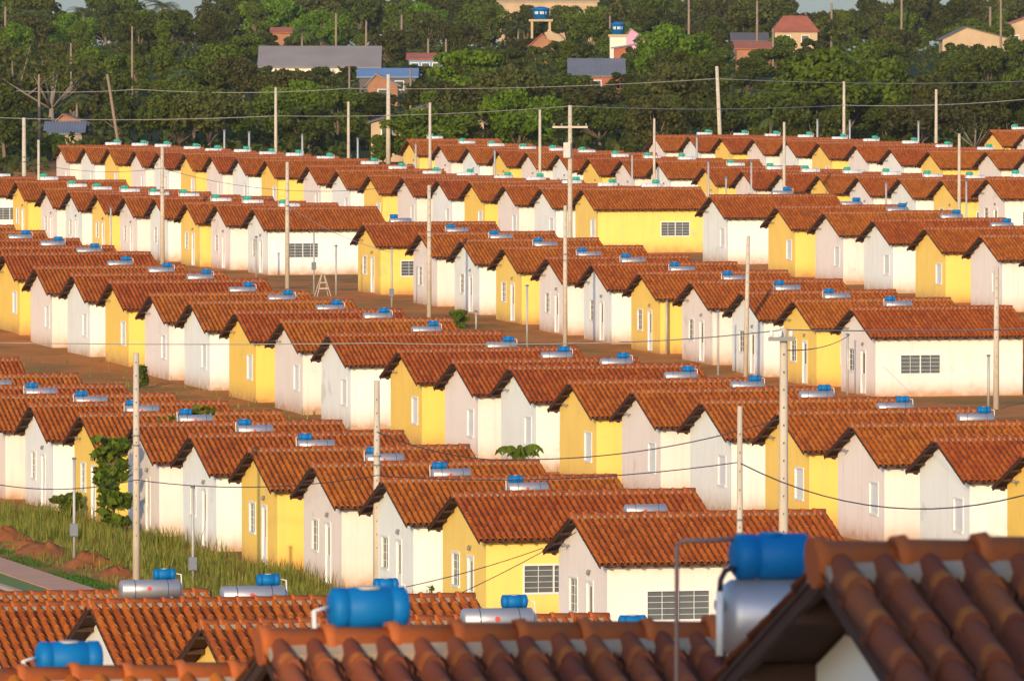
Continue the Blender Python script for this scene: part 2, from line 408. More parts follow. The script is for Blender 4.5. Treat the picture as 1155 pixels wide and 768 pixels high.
# ------------------------------------------------------------------ house meshes
HL, HW = 3.65, 2.85; PT = .38; EAVE = .5; GO = .40
def wall_face(m, P, a, b, z0, z1, holes, depth, inward):
    # P start, direction vector d from a to b ; holes: (a0,a1,z0,z1)
    xs = sorted({a, b, *[h[0] for h in holes], *[h[1] for h in holes]}); zs = sorted({z0, z1, *[h[2] for h in holes], *[h[3] for h in holes]})
    d, org = P
    def pt(s, z, off=0): return (org[0]+d[0]*s+inward[0]*off, org[1]+d[1]*s+inward[1]*off, z)
    for i in range(len(xs)-1):
        for j in range(len(zs)-1):
            mx, mz = (xs[i]+xs[i+1])/2, (zs[j]+zs[j+1])/2
            if any(h[0] < mx < h[1] and h[2] < mz < h[3] for h in holes): continue
            m.add([pt(xs[i],zs[j]), pt(xs[i+1],zs[j]), pt(xs[i+1],zs[j+1]), pt(xs[i],zs[j+1])], [(0,1,2,3)])
    for h in holes:
        c = [(h[0],h[2]),(h[1],h[2]),(h[1],h[3]),(h[0],h[3])]
        for k in range(4):
            p, q = c[k], c[(k+1) % 4]
            m.add([pt(*p), pt(*q), pt(q[0],q[1],depth), pt(p[0],p[1],depth)], [(0,1,2,3)])
        m.add([pt(c[0][0],c[0][1],depth), pt(c[1][0],c[1][1],depth), pt(c[2][0],c[2][1],depth), pt(c[3][0],c[3][1],depth)], [(0,1,2,3)])
ZW = 2.7+EAVE*PT-.02; ZA = ZW+PT*HW
# openings: gable at -x measured along +y from y=-HW (near corner) ; side at -y measured along +x from -HL
FRONT_G = [(1.60,2.42,0.02,2.10),(3.45,4.45,1.00,2.10)]
BACK_G = [(.72,1.82,.92,2.08)]
FRONT_S = [(1.22,3.22,1.00,1.92)]
BACK_S = [(4.2,6.15,1.00,1.92)]
def wall_mesh(kind, col):
    m = MB(); g = FRONT_G if kind == 'front' else BACK_G; s = FRONT_S if kind == 'front' else BACK_S
    zb = -1.0
    wall_face(m, ((0,1),(-HL,-HW)), 0, 2*HW, zb, ZW, g, .10, (1,0))
    m.add([(-HL,-HW,ZW),(-HL,HW,ZW),(-HL,0,ZA)], [(0,1,2)])
    wall_face(m, ((1,0),(-HL,-HW)), 0, 2*HL, zb, ZW, s, .10, (0,1))
    m.add([(HL,-HW,zb),(HL,HW,zb),(HL,HW,ZW),(HL,0,ZA),(HL,-HW,ZW)], [(0,1,2,3,4)])
    m.add([(-HL,HW,zb),(HL,HW,zb),(HL,HW,ZW),(-HL,HW,ZW)], [(0,1,2,3)])
    # low plinth proud of the wall
    return m.mesh('wall', M[col])
def roof_meshes(seed, off=0):
    r = random.Random(seed)
    cw = .21; x0, x1 = -HL-GO, HL+GO; half = HW+EAVE; run = half
    ncol = int(round((x1-x0)/cw)); ncr = 9; cl = run/ncr
    m = MB(); nsm = 10
    sl = math.sqrt(1+PT*PT)
    for side in (-1, 1):
        for c in range(ncol):
            xa = x0+(x1-x0)*c/ncol; cwid = (x1-x0)/ncol
            jx = r.uniform(-.008, .008)
            for k in range(ncr):      # k=0 at eave
                ya, yb = half-k*cl+.015, half-(k+1)*cl-.03
                jz = r.uniform(-.006, .008); jj = r.uniform(-.010, .010)
                vs_ = []
                for (yy, lift, tp) in ((ya, .030, 1.06), (yb, .0, .95)):
                    for t in range(nsm+1):
                        q = t/nsm
                        ph = (q-.5)*2
                        if abs(ph) < .60*tp: h = .076*math.sqrt(max(0, 1-(ph/(.60*tp))**2))
                        else: h = -.036*(1-((abs(ph)-.80)/.20)**2)
                        z = 2.7+PT*(half-yy)+.045+h+lift+jz
                        vs_.append((xa+q*cwid+jx+jj*(yy == ya), side*yy, z))
                n1 = nsm+1
                fs = [(t, t+1, n1+t+1, n1+t) for t in range(nsm)]
                m.add(vs_, fs, True)
                # the thick lower lip of each tile
                lip = [(p[0], p[1], p[2]) for p in vs_[:n1]]+[(p[0], p[1]-side*.004, p[2]-.036) for p in vs_[:n1]]
                m.add(lip, [(t, t+1, n1+t+1, n1+t) for t in range(nsm)])
    roof = m.mesh('roof', M['tile_old_shaded' if seed > 50 else 'tile'])
    t = MB()        # boards, rafters and fascia under the tiles
    th = .03
    for side in (-1, 1):
        e = side*half
        t.add([(x0+.02,e,2.70),(x1-.02,e,2.70),(x1-.02,0,2.70+PT*half),(x0+.02,0,2.70+PT*half),
               (x0+.02,e,2.70+th),(x1-.02,e,2.70+th),(x1-.02,0,2.70+th+PT*half),(x0+.02,0,2.70+th+PT*half)],
              [(0,3,2,1),(4,5,6,7),(0,1,5,4),(1,2,6,5),(2,3,7,6),(3,0,4,7)])
        for f in (.12, .40, .68, .93):       # purlin ends poking out under the gable
            yy = half*f; zz = 2.70+PT*(half-yy)
            t.box(x0+.04, x0+GO+.05, side*yy-.035, side*yy+.035, zz-.10, zz)
            t.box(x1-GO-.05, x1-.04, side*yy-.035, side*yy+.035, zz-.10, zz)
        for xe in (x0+.03, x1-.06):          # verge rafter
            t.add([(xe,e,2.63),(xe+.04,e,2.63),(xe+.04,0,2.63+PT*half),(xe,0,2.63+PT*half),(xe,e,2.70),(xe+.04,e,2.70),(xe+.04,0,2.70+PT*half),(xe,0,2.70+PT*half)],
                  [(0,3,2,1),(4,5,6,7),(0,1,5,4),(1,2,6,5),(2,3,7,6),(3,0,4,7)])
        k = x0+.3
        while k < x1-.2:
            t.box(k, k+.045, min(side*(half-.03), side*(half-.45)), max(side*(half-.03), side*(half-.45)), 2.64, 2.71); k += .5
    timber = t.mesh('roof_timber', M['timber'])
    g = MB(); n = 21; zr = 2.70+PT*half+.055; seg = (x1-x0-.02)/n
    for k in range(n):
        a = x0+.01+k*seg; jz = r.uniform(-.008, .008)
        g.tube([(a-.02,0,zr+jz),(a+.03,0,zr+jz+.004),(a+.05,0,zr+jz),(a+seg,0,zr+jz)], [.118,.122,.104,.094], 14)
    cap = g.mesh('ridge_cap', M['ridge'])
    mo = MB()
    for side in (-1, 1):
        yy = .185; zt = 2.70+PT*half+.045+.018
        mo.add([(x0+.02,side*yy,zt-PT*yy+.012),(x1-.02,side*yy,zt-PT*yy+.012),(x1-.02,0,zt+.05),(x0+.02,0,zt+.05),
                (x0+.02,side*yy,zt-PT*yy-.05),(x1-.02,side*yy,zt-PT*yy-.05),(x1-.02,0,zt-.06),(x0+.02,0,zt-.06)],
               [(0,1,2,3),(0,4,5,1),(0,3,7,4),(1,5,6,2)])
    mort = mo.mesh('ridge_mortar', M['mortar'])
    return roof, timber, cap, mort
def gable_window(hole, style):
    a0, a1, z0, z1 = hole; y0, y1 = -HW+a0, -HW+a1; x = -HL
    f = MB(); t = .045
    f.box(x-.025, x+.06, y0-.03, y0+t, z0-.03, z1+.03); f.box(x-.025, x+.06, y1-t, y1+.03, z0-.03, z1+.03)
    f.box(x-.025, x+.06, y0+t, y1-t, z1-t, z1+.03); f.box(x-.045, x+.06, y0+t, y1-t, z0-.03, z0+t)
    nm = 2 if style == 'grid' else 1
    for k in range(1, nm):
        yc = y0+(y1-y0)*k/nm; f.box(x+.035, x+.055, yc-.02, yc+.02, z0+t, z1-t)
    if style == 'grid':
        for k in range(1, 4): zc = z0+(z1-z0)*k/4; f.box(x+.042, x+.054, y0+t, y1-t, zc-.010, zc+.010)
    p = MB()
    if style == 'grid': p.box(x+.05, x+.085, y0+t*.5, y1-t*.5, z0+t*.5, z1-t*.5)
    else:
        n = 14
        for k in range(n):
            za = z0+t+(z1-z0-2*t)*k/n; p.add([(x+.02,y0+t,za),(x+.02,y1-t,za),(x+.055,y1-t,za+.075),(x+.055,y0+t,za+.075),(x+.06,y0+t,za),(x+.06,y1-t,za)], [(0,1,2,3),(0,1,5,4)])
        p.box(x+.06, x+.075, y0+t, y1-t, z0+t, z1-t)
    return f.mesh('window', M['white']), p.mesh('pane', M['glass'] if style == 'grid' else M['shutter'])
def door_mesh(hole):
    a0, a1, z0, z1 = hole; y0, y1 = -HW+a0, -HW+a1; x = -HL
    f = MB(); t = .07
    f.box(x-.025, x+.05, y0-.02, y0+t, z0, z1+.03); f.box(x-.025, x+.05, y1-t, y1+.02, z0, z1+.03); f.box(x-.025, x+.05, y0+t, y1-t, z1-t, z1+.03)
    f.box(x+.03, x+.07, y0+t, y1-t, z0, z0+.95); f.box(x+.03, x+.07, y0+t, y0+t+.16, z0+.95, z1-t); f.box(x+.03, x+.07, y1-t-.10, y1-t, z0+.95, z1-t); f.box(x+.03, x+.07, y0+t+.16, y1-t-.10, z1-t-.1, z1-t)
    p = MB()
    p.box(x+.055, x+.075, y0+t+.16, y1-t-.10, z0+.95, z1-t-.1)
    for k in range(1, 7):
        pass
    h = MB(); h.box(x-.01, x+.03, y0+.10, y0+.13, z0+.98, z0+1.10)
    return f.mesh('door', M['white']), p.mesh('pane', M['glass']), h.mesh('handle', M['insul'])
def side_window(hole):
    a0, a1, z0, z1 = hole; x0, x1 = -HL+a0, -HL+a1; y = -HW
    f = MB(); t = .035
    f.box(x0-.02, x1+.02, y-.03, y+.05, z0-.03, z0+t); f.box(x0-.02, x1+.02, y-.03, y+.05, z1-t, z1+.02)
    f.box(x0-.02, x0+t, y-.03, y+.05, z0+t, z1-t); f.box(x1-t, x1+.02, y-.03, y+.05, z0+t, z1-t)
    xm = (x0+x1)/2; f.box(xm-.024, xm+.024, y-.005, y+.05, z0+t, z1-t)
    for q in (.25, .75): xc = x0+(x1-x0)*q; f.box(xc-.008, xc+.008, y+.02, y+.045, z0+t, z1-t)
    for k in range(1, 5): zc = z0+(z1-z0)*k/5; f.box(x0+t, x1-t, y+.02, y+.044, zc-.0065, zc+.0065)
    p = MB()
    for k in range(5):
        za = z0+.02+(z1-z0-.04)*k/5; hh = (z1-z0-.04)/5
        p.add([(x0+.01,y+.045,za),(x1-.01,y+.045,za),(x1-.01,y+.075,za+hh),(x0+.01,y+.075,za+hh)], [(0,1,2,3)])
    return f.mesh('window', M['white']), p.mesh('louvre', M['louvre'])
PW = {(k, c): wall_mesh(k, c) for k in ('front','back') for c in COLS}
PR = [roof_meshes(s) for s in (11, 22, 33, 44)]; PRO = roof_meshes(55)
PGW = gable_window(FRONT_G[1], 'grid'); PBW = gable_window(BACK_G[0], 'shutter'); PD = door_mesh(FRONT_G[0])
PSF = side_window(FRONT_S[0]); PSB = side_window(BACK_S[0])
lm = MB(); lm.box(-HL-.10, -HL, -HW+1.9, -HW+2.02, 2.38, 2.44); lm.lathe([(0,.02),(.03,.05),(.09,.05),(.12,.02)], (0,0,-1), (-HL-.09,-HW+1.96,2.40), 8)
LAMP = lm.mesh('wall_lamp', M['insul'])
bm_ = MB(); bm_.box(-HL-.22, -HL, HW-1.35, HW-1.31, 3.02, 3.06); bm_.lathe([(0,.05),(.1,.06),(.12,.03)], (0,0,1), (-HL-.2,HW-1.33,2.98), 8)
BRK = bm_.mesh('cable_bracket', M['insul'])
ORD = ['first','second','third','fourth','fifth','sixth','seventh','eighth','ninth','tenth','eleventh','twelfth','thirteenth','fourteenth','fifteenth','sixteenth','seventeenth','eighteenth','nineteenth','twentieth','twenty-first','twenty-second','twenty-third']
ROWTXT = {'K':'the bottom row behind the blurred roofs','D':'the row beside the tall grass verge','C':'the row just behind the grass-verge row',
 'B':'the middle row right of the dirt street','F':'the middle row left of the dirt street','G':'the long row starting below the left wood',
 'A':'the row behind the right middle row','H':'the second row below the wood','I':'the top row below the right wood','J':'the pair at the right edge under trees'}
CTXT = {'yellow':'yellow','pink':'warm white','cool':'greyish white'}
KIND = {'K':'back','D':'front','C':'back','B':'front','F':'front','G':'back','A':'back','H':'front','I':'back','J':'front','L':'front','N':'front'}
FG = {0:'yellow walled house whose blurred orange ridge with a blue tank fills the bottom left corner', 1:'house under the big blurred red tiled roof at the bottom centre', 2:'house under the nearest and most blurred tiled roof at the bottom right'}
def build_house(rk, i, c, o):
    kd = KIND[rk]
    h = empty('tiled_house', o, YAW)
    if rk in ROWTXT: lab = '%s house, %s from left in %s' % (CTXT[c], ORD[i], ROWTXT[rk]); grp = 'small tiled houses'
    elif rk == 'L': lab = FG[i]; grp = 'small tiled houses'
    else: lab = 'tiled house outside the right edge of the picture beside the nearest roof'; grp = 'small tiled houses'
    tag(h, lab, 'house', grp)
    rng = random.Random(hash((rk, i)) % 1000 if False else (ord(rk)*31+i*7))
    obj('wall', PW[(kd, c)], h)
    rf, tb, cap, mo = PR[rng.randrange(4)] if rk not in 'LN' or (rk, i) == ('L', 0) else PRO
    r = obj('roof', rf, h); obj('ridge_cap', cap, r); obj('ridge_mortar', mo, r); obj('roof_timber', tb, r)
    if kd == 'front':
        wd = obj('window', PGW[0], h); obj('pane', PGW[1], wd)
        dr = obj('door', PD[0], h); obj('pane', PD[1], dr); obj('handle', PD[2], dr)
        sw = obj('window', PSF[0], h); obj('louvre', PSF[1], sw)
        obj('wall_lamp', LAMP, h)
    else:
        wd = obj('window', PBW[0], h); obj('shutter', PBW[1], wd)
        sw = obj('window', PSB[0], h); obj('louvre', PSB[1], sw)
    if rng.random() < .7: obj('cable_bracket', BRK, h)
    return h
for (rk, i, x, y, D, c, o) in H: build_house(rk, i, c, o)

# ------------------------------------------------------------------ solar water heaters (one on each roof)
def heater_meshes(flip, tankc, boilc):
    # local: x along the ridge, origin on the ridge line at the start (left end) of the boiler, y to the back slope, z=0 ridge top
    L = 1.33; s = lambda a: (L-a) if flip else a
    b = MB(); r = .215
    b.lathe([(0,.05),(.012,r-.035),(.04,r),(L-.04,r),(L-.012,r-.035),(L,.05)], (1,0,0), (0,.50,.03), 24)
    b.mi = 1
    for q in (.3, 1.03): b.lathe([(0,r+.004),(.02,r+.004)], (1,0,0), (q,.50,.03), 24)
    t = MB(); t0 = .06; t1 = .55
    a, e = sorted((s(t0), s(t1))); rt = .125
    t.lathe([(0,.04),(.012,rt-.03),(.03,rt),(.10,rt),(.105,rt-.006),(.125,rt-.006),(.13,rt),(.36,rt),(.365,rt-.006),(.385,rt-.006),(.39,rt),(e-a-.03,rt),(e-a-.012,rt-.03),(e-a,.04)], (1,0,0), (a,.66,.345), 24)
    t.mi = 1; t.lathe([(0,.075),(.014,.075),(.016,.06)], (0,0,1), ((a+e)/2,.66,.458), 14)
    p = MB(); px = s(-.05)
    p.tube([(px,.5,-.35),(px,.5,.10),(px,.55,.34),(s(.06),.62,.36)], .016, 6)
    st = MB()
    for q in (.2, 1.1):
        for yy in (.38, .66):
            st.box(s(q)-.02, s(q)+.02, yy-.02, yy+.02, -.45, -.10)
    for q in (.14, .48): st.box(s(q)-.015, s(q)+.015, .62, .70, .1, .24)
    cpn = MB()   # collector lying on the back slope
    y0, y1 = 1.0, 2.6
    cpn.add([(-.4,y0,-PT*y0+.02),(1.6,y0,-PT*y0+.02),(1.6,y1,-PT*y1+.02),(-.4,y1,-PT*y1+.02),(-.4,y0,-PT*y0+.10),(1.6,y0,-PT*y0+.10),(1.6,y1,-PT*y1+.10),(-.4,y1,-PT*y1+.10)],
            [(0,3,2,1),(4,5,6,7),(0,1,5,4),(1,2,6,5),(2,3,7,6),(3,0,4,7)])
    return dict(boiler=b.mesh('boiler', [M[boilc], M['band']]), tank=t.mesh('cold_tank', [M[tankc], M['galv']]), pipe=p.mesh('pipe', M['pvcw']), stand=st.mesh('stand', M['galv']), panel=cpn.mesh('collector_panel', M['collector']))
HM = {(f, k): heater_meshes(f, *k) for f in (False, True) for k in (('blue','steel'),('green','enamel'))}
em = MB(); em.lathe([(0,.05),(.004,.05)], (0,-1,.3), (.62,.288,.06), 14); EMB = em.mesh('round_emblem', M['red'])
def heater(rk, i, hx, o, off, dz=0, dy=0, tank=True, flip=None, label=None, green=False, boiler=True):
    kk = ('green','enamel') if green else ('blue','steel')
    fl = KIND[rk] == 'back' if flip is None else flip
    ms = HM[(fl, kk)]
    lx = -OFFU+off
    P = (o.x+UX*lx-UY*dy, o.y+UY*lx+UX*dy, o.z+4.08+dz)
    e = empty('solar_water_heater', P, YAW)
    if label is None:
        tk = ('green' if green else 'blue') if tank else 'silver'
        label = '%s heater on the %s roof of %s' % (tk+(' tank' if tank else ''), ORD[i], ROWTXT[rk])
    tag(e, label, 'water heater', 'solar water heaters on the roofs')
    if boiler:
        b = obj('boiler', ms['boiler'], e)
        if rk in 'KD': obj('round_emblem', EMB, b)
    if tank: obj('cold_tank', ms['tank'], e); obj('pipe', ms['pipe'], e)
    obj('stand', ms['stand'], e); obj('collector_panel', ms['panel'], e)
    return e
OFFS = {'K':2.55,'D':1.95,'C':4.05,'B':1.85,'F':1.9,'G':4.15,'A':4.15,'H':2.0,'I':4.1,'J':2.0}
KDZ = [.05, .20, -.02, .26, .22, .12]
for (rk, i, x, y, D, c, o) in H:
    if rk in OFFS:
        rr = random.Random(i*13+ord(rk))
        off = OFFS[rk]+rr.uniform(-.12, .12)
        dz = KDZ[i] if rk == 'K' else rr.uniform(-.02, .04)
        if rk == 'C' and i in (0, 1): continue
        if rk == 'K':
            if i == 0: continue
            off += (0, .75, .30, .30, .28, -.20)[i]
        heater(rk, i, x, o, off, dz, tank=not (rk == 'D' and i == 12), green=rk in 'FGHIJ')
    elif rk == 'L' and i == 0: heater(rk, i, x, o, .97, -.30, label='blurred blue tank behind the orange ridge in the bottom left corner', boiler=True, flip=False)
    elif rk == 'L' and i == 1: heater(rk, i, x, o, .50, -.245, label='large blurred blue tank behind the ridge at bottom centre', flip=False)
# the large heater on a frame between the two nearest houses
def near_heater():
    P = at(826, 745, 44.7)
    e = empty('solar_water_heater', (P.x, P.y, P.z), YAW)
    tag(e, 'largest blurred blue tank over a silver drum beside the nearest roof', 'water heater', 'solar water heaters on the roofs')
    b = MB(); r = .205; b.lathe([(0,.02),(.003,.06),(.006,.17),(.02,r-.02),(.05,r),(1.33,r),(1.36,.05)], (1,0,0), (.035,.3,r+.0), 28)
    bo = b.build('boiler', M['steel'], e)
    k = MB(); k.lathe([(0,.028),(.05,.028)], (-1,0,0), (.04,.3,r+.07), 10); k.build('boiler_valve', M['galv'], bo)
    t = MB(); rt = .122
    t.lathe([(0,.05),(.01,rt-.03),(.035,rt),(.12,rt),(.125,rt-.006),(.15,rt-.006),(.155,rt),(.40,rt),(.44,rt-.03),(.45,.05)], (1,0,0), (.08,.3,2*r+rt-.005), 28)
    t.lathe([(0,.06),(.02,.06)], (0,0,1), (.30,.3,2*r+2*rt-.02), 12)
    t.build('cold_tank', M['blue'], e)
    p = MB(); zt = 2*r+rt
    p.tube([(.10,.3,zt+.09),(-.20,.28,zt+.085),(-.225,.28,zt+.06),(-.225,.28,-1.6)], .013, 8)
    p.build('overflow_pipe', M['pvc'], e)
    q = MB(); q.tube([(-.035,.12,.02),(-.035,.12,.36)], .020, 10); q.build('hot_water_pipe', M['pvcw'], e)
    q = MB(); q.tube([(-.035,.12,.36),(-.03,.12,.42),(0,.14,.465),(.05,.2,.475),(.10,.28,.46)], .016, 8); q.build('bent_hose', M['black'], e)
    s = MB()
    for xx in (.55, 1.2):
        for yy in (.15, .45): s.box(xx-.02, xx+.02, yy-.02, yy+.02, -2.6, .05)
    s.box(.1, 1.3, .13, .17, -.03, .01); s.box(.1, 1.3, .43, .47, -.03, .01)
    s.build('stand', M['galv'], e)
near_heater()

# ------------------------------------------------------------------ poles and posts
def pole(x, ytop, label, ybase=None, D=None, wpx=5, lean=0, mat='conc', arm=None, name='utility_pole', grp='concrete poles', cap=False, xb=None):
    if D is None: D = pix_ground(x, ybase)
    T = at(x, ytop, D); xb_ = xb if xb is not None else x
    B = at(xb_, ytop, D); B.z = tz(B.x, B.y)-.2
    h = T.z-B.z; r = wpx*D/F/2
    e = empty(name, (B.x, B.y, B.z), 0); tag(e, label, 'pole', grp)
    lx = T.x-B.x
    m = MB(); m.tube([(0,0,0),(lx*.5,0,h*.5),(lx,0,h)], [r*1.12, r, r*.80], 10 if wpx > 4 else 8)
    if mat == 'conc' and wpx >= 4.5:      # climbing holes
        m.mi = 1; k = m; z = h*.25
        while z < h-.3:
            k.box(lx*z/h-r*.13, lx*z/h+r*.13, -r*1.06, -r*.7, z, z+.05); z += .45
    m.build('shaft', [M[mat], M['fibrod']], e)
    if arm == 'cross':
        a = MB(); a.box(-1.05, 1.05, -.16, -.06, h-1.35, h-1.23); a.build('crossarm', M['conc'], e)
        for xx in (-.95, -.5, .5, .95):
            q = MB(); q.lathe([(0,.03),(.05,.07),(.14,.05),(.17,.03)], (0,0,1), (xx,-.11,h-1.23), 8); q.build('insulator', M['insul'], e)
        q = MB(); q.box(-.40, .02, -.45, -.12, h-3.1, h-2.2); q.build('transformer', M['galv'], e)
    if arm == 'small':
        a = MB(); a.box(-.40, .28, -.30, -.20, h-.32, h-.22); a.build('crossarm', M['insul'], e)
        for xx in (-.32, -.1, .18):
            q = MB(); q.lathe([(0,.03),(.06,.06),(.16,.04)], (0,0,1), (xx,-.25,h-.22), 8); q.build('insulator', M['white'], e)
    if arm == 'lamp':
        a = MB(); a.tube([(0,0,h-.5),(0,-.8,h-.1),(-.3,-1.2,h)], .03, 6); a.box(-.5, -.2, -1.4, -1.1, h-.05, h+.05); a.build('lamp_arm', M['galv'], e)
    if arm == 'clamp':
        for zz in (h*.62, h*.66):
            q = MB(); q.tube([(0,0,zz),(0,0,zz+.05)], r*1.25, 10); q.build('clamp', M['insul'], e)
    return e, Vector((T.x, T.y, T.z))
PT_ = {}
def P_(key, *a, **k): PT_[key] = pole(*a, **k)
P_('p1', 27, 133, 'thick concrete pole by the leftmost yellow house, second from the left edge', ybase=262, wpx=5, arm='clamp')
P_('p2', 43.5, 158, 'slimmer concrete pole just right of the thick pole at far left', ybase=268, wpx=3.4)
P_('p3', 183, 165, 'concrete pole in front of the left middle row, behind blue heaters', ybase=300, wpx=4.6, arm='clamp')
P_('p4', 324, 183, 'concrete pole before the wide white house with a side window at left', ybase=326, wpx=4.8, arm='clamp')
P_('p5', 153.5, 398, 'concrete pole rising from the grass verge beside the leafy young tree', ybase=668, wpx=8, arm='clamp')
P_('p6', 425, 429, 'concrete pole between two white houses above the big blue tank', ybase=675, wpx=8, arm='clamp')
P_('p7', 484, 209, 'concrete pole on the dirt street beside the yellow house with side window', ybase=362, wpx=5, arm='clamp')
P_('p8', 637.5, 232, 'concrete pole on the dirt street just below the crossarm pole', ybase=392, wpx=5, arm='clamp')
P_('p9', 643, 119, 'tall pole with a wide crossarm and transformer at centre', D=505, wpx=5.5, arm='cross')
P_('p10', 844, 266, 'concrete pole on the dirt street right of centre', ybase=428, wpx=5, xb=841)
P_('p11', 1124, 301, 'concrete pole in front of the long white house at right', ybase=462, wpx=6.4)
P_('p12', 884, 370, 'thickest concrete pole with small crossarm right of centre', D=216, wpx=11, arm='small')
P_('p13', 834.5, 458, 'thinner perforated pole left of the thickest pole', D=205, wpx=7.4, arm='clamp')
P_('p14', 808.5, 75, 'tall slightly leaning pole standing before the right wood', D=760, wpx=4.6, xb=814)
P_('p15', 952, 92, 'concrete pole before the large bright tree at right', D=756, wpx=3.6)
P_('p16', 1056, 101, 'concrete pole before the wood, right of the large bright tree', D=745, wpx=3.6)
P_('p17', 884.5, 138, 'pole between the two top rows right of centre', D=585, wpx=3.6)
P_('p18', 1082, 151, 'pole between the upper rows near the right edge', D=560, wpx=3.8)
P_('p19', 738, 134, 'thin pole at the first house of the top right row', D=640, wpx=3.2)
P_('p20', 609, 124, 'pole before the second row below the wood, left of the crossarm', D=630, wpx=3.6)
P_('p21', 485, 116, 'pale pole by the first yellow house of the second row', D=640, wpx=3.6)
P_('p22', 438, 84, 'thick tan pole before the sand coloured house', D=760, wpx=5, mat='conc')
P_('p23', 311, 99, 'pole behind the long left row below the wood', D=740, wpx=3.6)
P_('p24', 393, 115, 'pole behind the long left row, left of the thick tan pole', D=745, wpx=3.4)
P_('p25', 121, 84, 'leaning timber pole before the left wood', D=770, wpx=3.6, mat='concd', xb=137)
P_('p26', 44, 84, 'dark timber pole among trees at far left', D=780, wpx=3.2, mat='concd')
P_('p27', 394, 74, 'slim timber pole before the long grey shed', D=860, wpx=2.6, mat='concd')
P_('p28', 463, 77, 'timber pole beside the blue roofed building', D=850, wpx=2.8, mat='concd')
far_poles = [(149,30,900,'timber pole rising in the middle of the left wood'),(80,49,880,'short timber pole among pale bare branches'),(275,66,930,'timber pole below the left end of the long shed'),
 (379,15,1180,'far pole above the long shed roof'),(413,24,1100,'far pole at the right end of the long shed'),(453,17,1160,'far pole with a box right of the long shed'),(503,44,1080,'pole beside the small white and blue house'),
 (483,44,1120,'thin pole behind the small white and blue house'),(777,-6,1250,'far pole near the skyline right of the second water tank'),(854,1,1120,'far thick pole left of the red hipped roof'),(872,32,1080,'short pole at the left wall of the red hipped house'),
 (938,4,1300,'far pole on the skyline right of the red hipped roof'),(1129,-8,980,'tall timber pole at the far right in the wood'),(1117,8,1150,'far pole left of the red roof at the right edge'),(688,18,1250,'thin pole left of the second water tank'),(1017,-4,1300,'far pole on the skyline at right'),(6,8,1200,'far timber pole at the left edge skyline')]
for k, (x, y, D, lab) in enumerate(far_poles): P_('f%d' % k, x, y, lab, D=D, wpx=2.6 if y > 10 else 2.9, mat='concd')
def post(x, ytop, label, ybase=None, D=None, wpx=2.4, box=None):
    if D is None: D = pix_ground(x, ybase)
    T = at(x, ytop, D); z = tz(T.x, T.y)-.1; h = T.z-z; r = wpx*D/F/2
    e = empty('service_post', (T.x, T.y, z), 0); tag(e, label, 'post', 'thin service posts')
    m = MB(); m.tube([(0,0,0),(0,0,h)], r, 8); m.build('shaft', M['galv'], e)
    m = MB(); m.tube([(0,0,h),(0,0,h+r*1.2),(0,0,h+r*1.6)], [r*1.6,r*1.6,r*.5], 8); m.build('cap', M['meter'], e)
    if box:
        zb = at(x, box, D).z-z; m = MB(); m.box(-.14, .14, -r-.16, -r, zb-.22, zb+.22); m.build('meter_box', M['meter'], e)
post(83.5, 518, 'white service post with grey box standing in the left verge', ybase=636, wpx=3.2, box=597)
post(217.5, 550, 'white service post with grey box at the verge right of the concrete pole', ybase=668, wpx=3.2, box=635)
post(125, 235, 'thin grey post before the third yellow house of the left middle row', ybase=300, wpx=2.2)
post(289, 268, 'thin white post by the corner of the wide white house', ybase=313, wpx=2.2)
post(354, 262, 'grey post before the side window of the wide white house', ybase=332, wpx=2.2, box=300)
post(379, 278, 'white post right of the wooden trestle', ybase=334, wpx=2.2)
post(441.8, 281, 'thin post with a box before the yellow house with side window', ybase=347, wpx=2.3, box=330)
post(537, 352, 'short white post beside the round bush', ybase=372, wpx=2.2)
post(594.5, 323, 'grey post on the dirt street before the second yellow house', ybase=392, wpx=2.5)
post(752, 340, 'grey post at the front of the third yellow house', ybase=400, wpx=2.4)
post(810, 352, 'grey post left of the dirt street pole', ybase=424, wpx=2.8)
post(1115, 402, 'dark topped grey post left of the pole at the long white house', ybase=459, wpx=2.8)
post(956, 378, 'grey post at the door corner of the long white house', ybase=446, wpx=2.6)
for (x, y, D, lab) in [(713,175,598,'post in front of the second row, left of the cross street shadow'),(847.5,183,560,'short thick post in the second row right of centre'),(799,183,575,'thin post at the yellow house of the second row'),
  (819,201,560,'short post beside the thick short post'),(999.5,207,520,'white post before the second row at right'),(1090,205,520,'thin grey post near the right upper pole'),(558,170,620,'post between houses of the second row at centre'),
  (469,163,655,'thin post at the first house of the second row'),(253,148,735,'short post behind the left end of the long row'),(281,150,730,'second short post behind the long left row'),(341,153,715,'short grey post behind the long row at left centre'),
  (403.5,157,700,'white post behind the long row near the thick tan pole'),(922,136,745,'grey post behind the top row left of the pole'),(958.5,137,742,'blue grey post beside the pole at the bright tree'),(1036,138,735,'white post behind the top row left of a pole'),(786,155,655,'very thin post on the second roof of the top row')]:
    post(x, y, lab, D=D, wpx=2.2)

